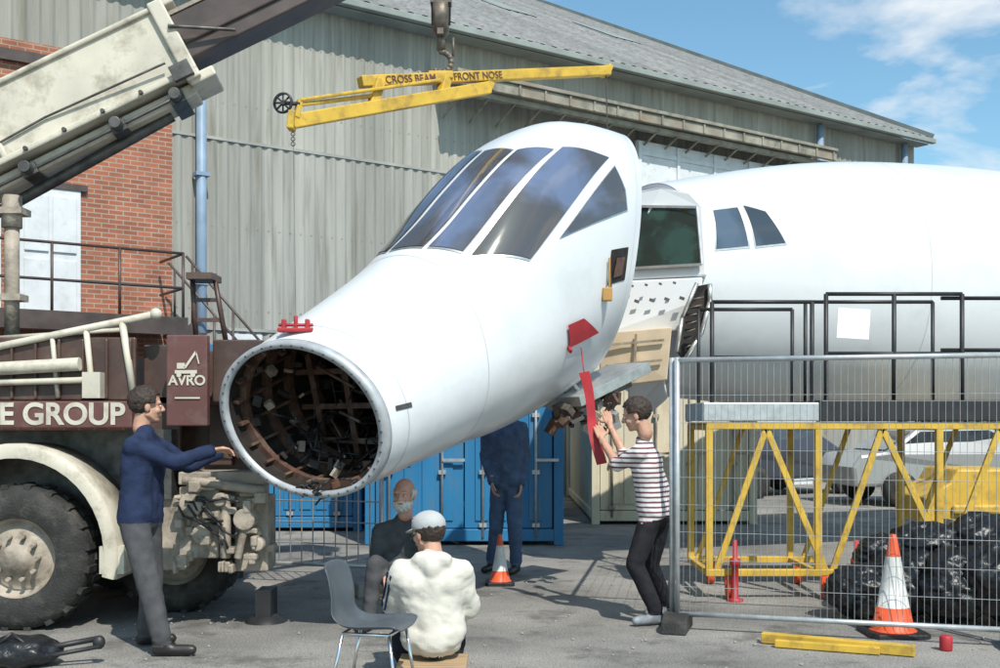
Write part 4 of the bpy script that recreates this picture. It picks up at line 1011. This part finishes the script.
e=human("man_in_overalls",J,['overalls','overalls','shoe','skin'],fwd=(-.4,-1,0),seed=3,bulk=1.0,loose=1.15,fold=1.4)
head(e,P(502,396,11.08),(-.5,-1,-.1),(0,0,1),'skin','hairdark'); hand(e,J['wr_r'],(.1,-.2,-1),(.9,0,0),'skin',curl=.4); hand(e,J['wr_l'],(-.1,-.2,-1),(-.9,0,0),'skin',curl=.4); local(e)
J=fixz(dict(pelvis=P(404,567,8.95),neck=P(407,515,8.85),sh_r=P(386,526,8.85),sh_l=P(430,525,8.85),el_r=P(381,556,8.72),wr_r=P(393,568,8.52),el_l=P(438,553,8.65),wr_l=P(428,524,8.60),
 hip_r=P(396,570,8.9),hip_l=P(413,570,8.9),kn_r=P(382,556,8.50),kn_l=P(430,557,8.48),an_r=P(376,606,8.5),toe_r=P(366,612,8.3),an_l=P(432,606,8.5),toe_l=P(432,612,8.3)))
for k_ in J: J[k_]=J[k_]+V((0,-.45,0))
e=human("bearded_seated_man",J,['jacket','greytrousers','shoe','skin2'],fwd=(-.1,-1,0),seed=4)
head(e,P(409,491,8.78)+V((0,-.45,0)),(-.25,-1,-.05),(0,-.1,1),'skin2','hairwhite','bald','hairwhite'); hand(e,J['wr_l'],(-.45,-.1,.7),(-.3,.9,0),'skin2',curl=.9,side=-1); hand(e,J['wr_r'],(.2,-.8,-.3),(0,0,-1),'skin2',curl=.5); local(e)
st=empty("folding_stool"); b=B(); c=J['pelvis']; sz=.21; b.box((c.x,c.y,sz),(.36,.34,.03)); b.done("seat",'wood',st,bevel=.01)
b=B()
for s in (-1,1):
    b.tube((c.x-.16,c.y+s*.14,sz),(c.x+.16,c.y+s*.14,.01),.011); b.tube((c.x+.16,c.y+s*.12,sz),(c.x-.16,c.y+s*.12,.01),.011)
b.done("legs",'chrome',st)
def HP(u,z,d): return V(((u-500)/F*d,d,z))
J=dict(pelvis=HP(433,.27,6.42),neck=HP(430,.735,6.45),sh_l=HP(401,.655,6.40),sh_r=HP(461,.655,6.46),el_l=HP(392,.42,6.52),wr_l=HP(402,.40,6.78),el_r=HP(470,.42,6.55),wr_r=HP(458,.42,6.80),
 hip_l=HP(419,.26,6.45),hip_r=HP(447,.26,6.45),kn_l=HP(404,.47,6.84),kn_r=HP(456,.47,6.84),an_l=HP(404,.105,6.72),toe_l=HP(402,.042,6.9),an_r=HP(452,.105,6.72),toe_r=HP(455,.042,6.9))
e=human("man_in_cream_hoodie",J,['hoodie','blacktrousers','trainer','skin'],fwd=(-.15,1,0),hood=True,seed=5,bulk=1.08,loose=1.2,hem=-.11,fold=1.6)
head(e,HP(428,.875,6.5),(-.75,.75,-.15),(0,.0,1),'skin','hairdark','cap'); hand(e,J['wr_l'],(.3,.9,.1),(0,0,-1),'skin',curl=.6); hand(e,J['wr_r'],(-.3,.9,.1),(0,0,-1),'skin',curl=.6,side=-1)
b=B()
a,c=J['sh_l'],J['el_l']
for o in (-.02,.02):
    dd=(c-a).normalized(); n_=V((-.8,-.6,0)); n_=(n_-dd*n_.dot(dd)).normalized(); sd_=dd.cross(n_)
    b.beam(a+dd*.0+n_*.078+sd_*o,c-dd*.02+n_*.064+sd_*o,.012,.006,up=n_)
b.done("sleeve_stripes",'navy',e); local(e)
b=B(); b.bb(J['pelvis'].x-.18,J['pelvis'].x+.18,6.27,6.58,.0,.03); b.bb(J['pelvis'].x-.2,J['pelvis'].x+.2,6.25,6.6,.11,.14)
for sx in (-.18,.16): b.bb(J['pelvis'].x+sx,J['pelvis'].x+sx+.02,6.27,6.58,.03,.11)
b.done("low_wooden_crate",'wood',None,bevel=.004)

# ------------------------------------------------------------------ plastic chair
ch=empty("plastic_chair",(-.70,6.0,0),math.radians(-12)); ch.scale=(.86,.9,.97)
prof=[(.24,.43),(.21,.445),(.1,.44),(-.05,.43),(-.14,.44),(-.195,.49),(-.225,.58),(-.25,.70),(-.27,.77),(-.285,.79)]
b=B(); g=[]
for i,(x,z) in enumerate(prof):
    row=[]; wd=.22 if i<4 else .21-.006*(i-4)
    for j in range(13):
        y=-1+2*j/12; row.append(b.bm.verts.new((x+(.045*y*y if i>5 else 0),y*wd,z+(.03*abs(y)**4 if i<6 else -.02*y**4*(1 if i>7 else 0)))))
    g.append(row)
for i in range(len(prof)-1):
    for j in range(12):
        f=b.bm.faces.new([g[i][j],g[i+1][j],g[i+1][j+1],g[i][j+1]]); f.smooth=True
o=b.done("moulded_seat",'chair',ch); s=o.modifiers.new("s",'SUBSURF'); s.levels=1; s.render_levels=2; s=o.modifiers.new("t",'SOLIDIFY'); s.thickness=.008
b=B()
for y in (-.17,.17):
    b.path([V((.24,y*1.15,.01)),V((.17,y,.41)),V((-.13,y,.41)),V((-.22,y*1.15,.01))],.011)
b.tube((.17,-.17,.41),(.17,.17,.41),.011); b.tube((-.13,-.17,.41),(-.13,.17,.41),.011); b.done("legs",'chrome',ch)

# ------------------------------------------------------------------ black kit bag with tripod
kb=empty("black_kit_bag"); bm=bmesh.new(); bmesh.ops.create_icosphere(bm,subdivisions=4,radius=1)
for v in bm.verts:
    n=v.co.copy(); r=1+.15*noise.noise(n*2)+.05*noise.noise(n*6); v.co=V((n.x*.26*r,n.y*.17*r,max(n.z,-.7)*.11*r))
me=bpy.data.meshes.new("bag"); bm.to_mesh(me); bm.free(); me.materials.append(M['bag'])
for p in me.polygons: p.use_smooth=True
o=bpy.data.objects.new("bag_body",me); scene.collection.objects.link(o); o.parent=kb; o.location=(Xu(20,6.9),6.9,.085)
b=B(); b.tube((Xu(30,6.85),6.85,.10),(Xu(98,6.95),6.95,.16),.018); b.tube((Xu(30,6.8),6.8,.06),(Xu(100,6.9),6.9,.12),.014); b.ball((Xu(99,6.93),6.93,.14),(.04,.035,.045)); b.path([V((Xu(0,6.85),6.8,.14)),V((Xu(15,6.85),6.8,.22)),V((Xu(35,6.85),6.8,.13))],.01); b.done("tripod",'black',kb)
b=B(); b.box((Xu(372,9.6),9.6,.06),(.28,.2,.12),Euler((0,0,.3))); b.done("concrete_block",'concrete',None,bevel=.015)
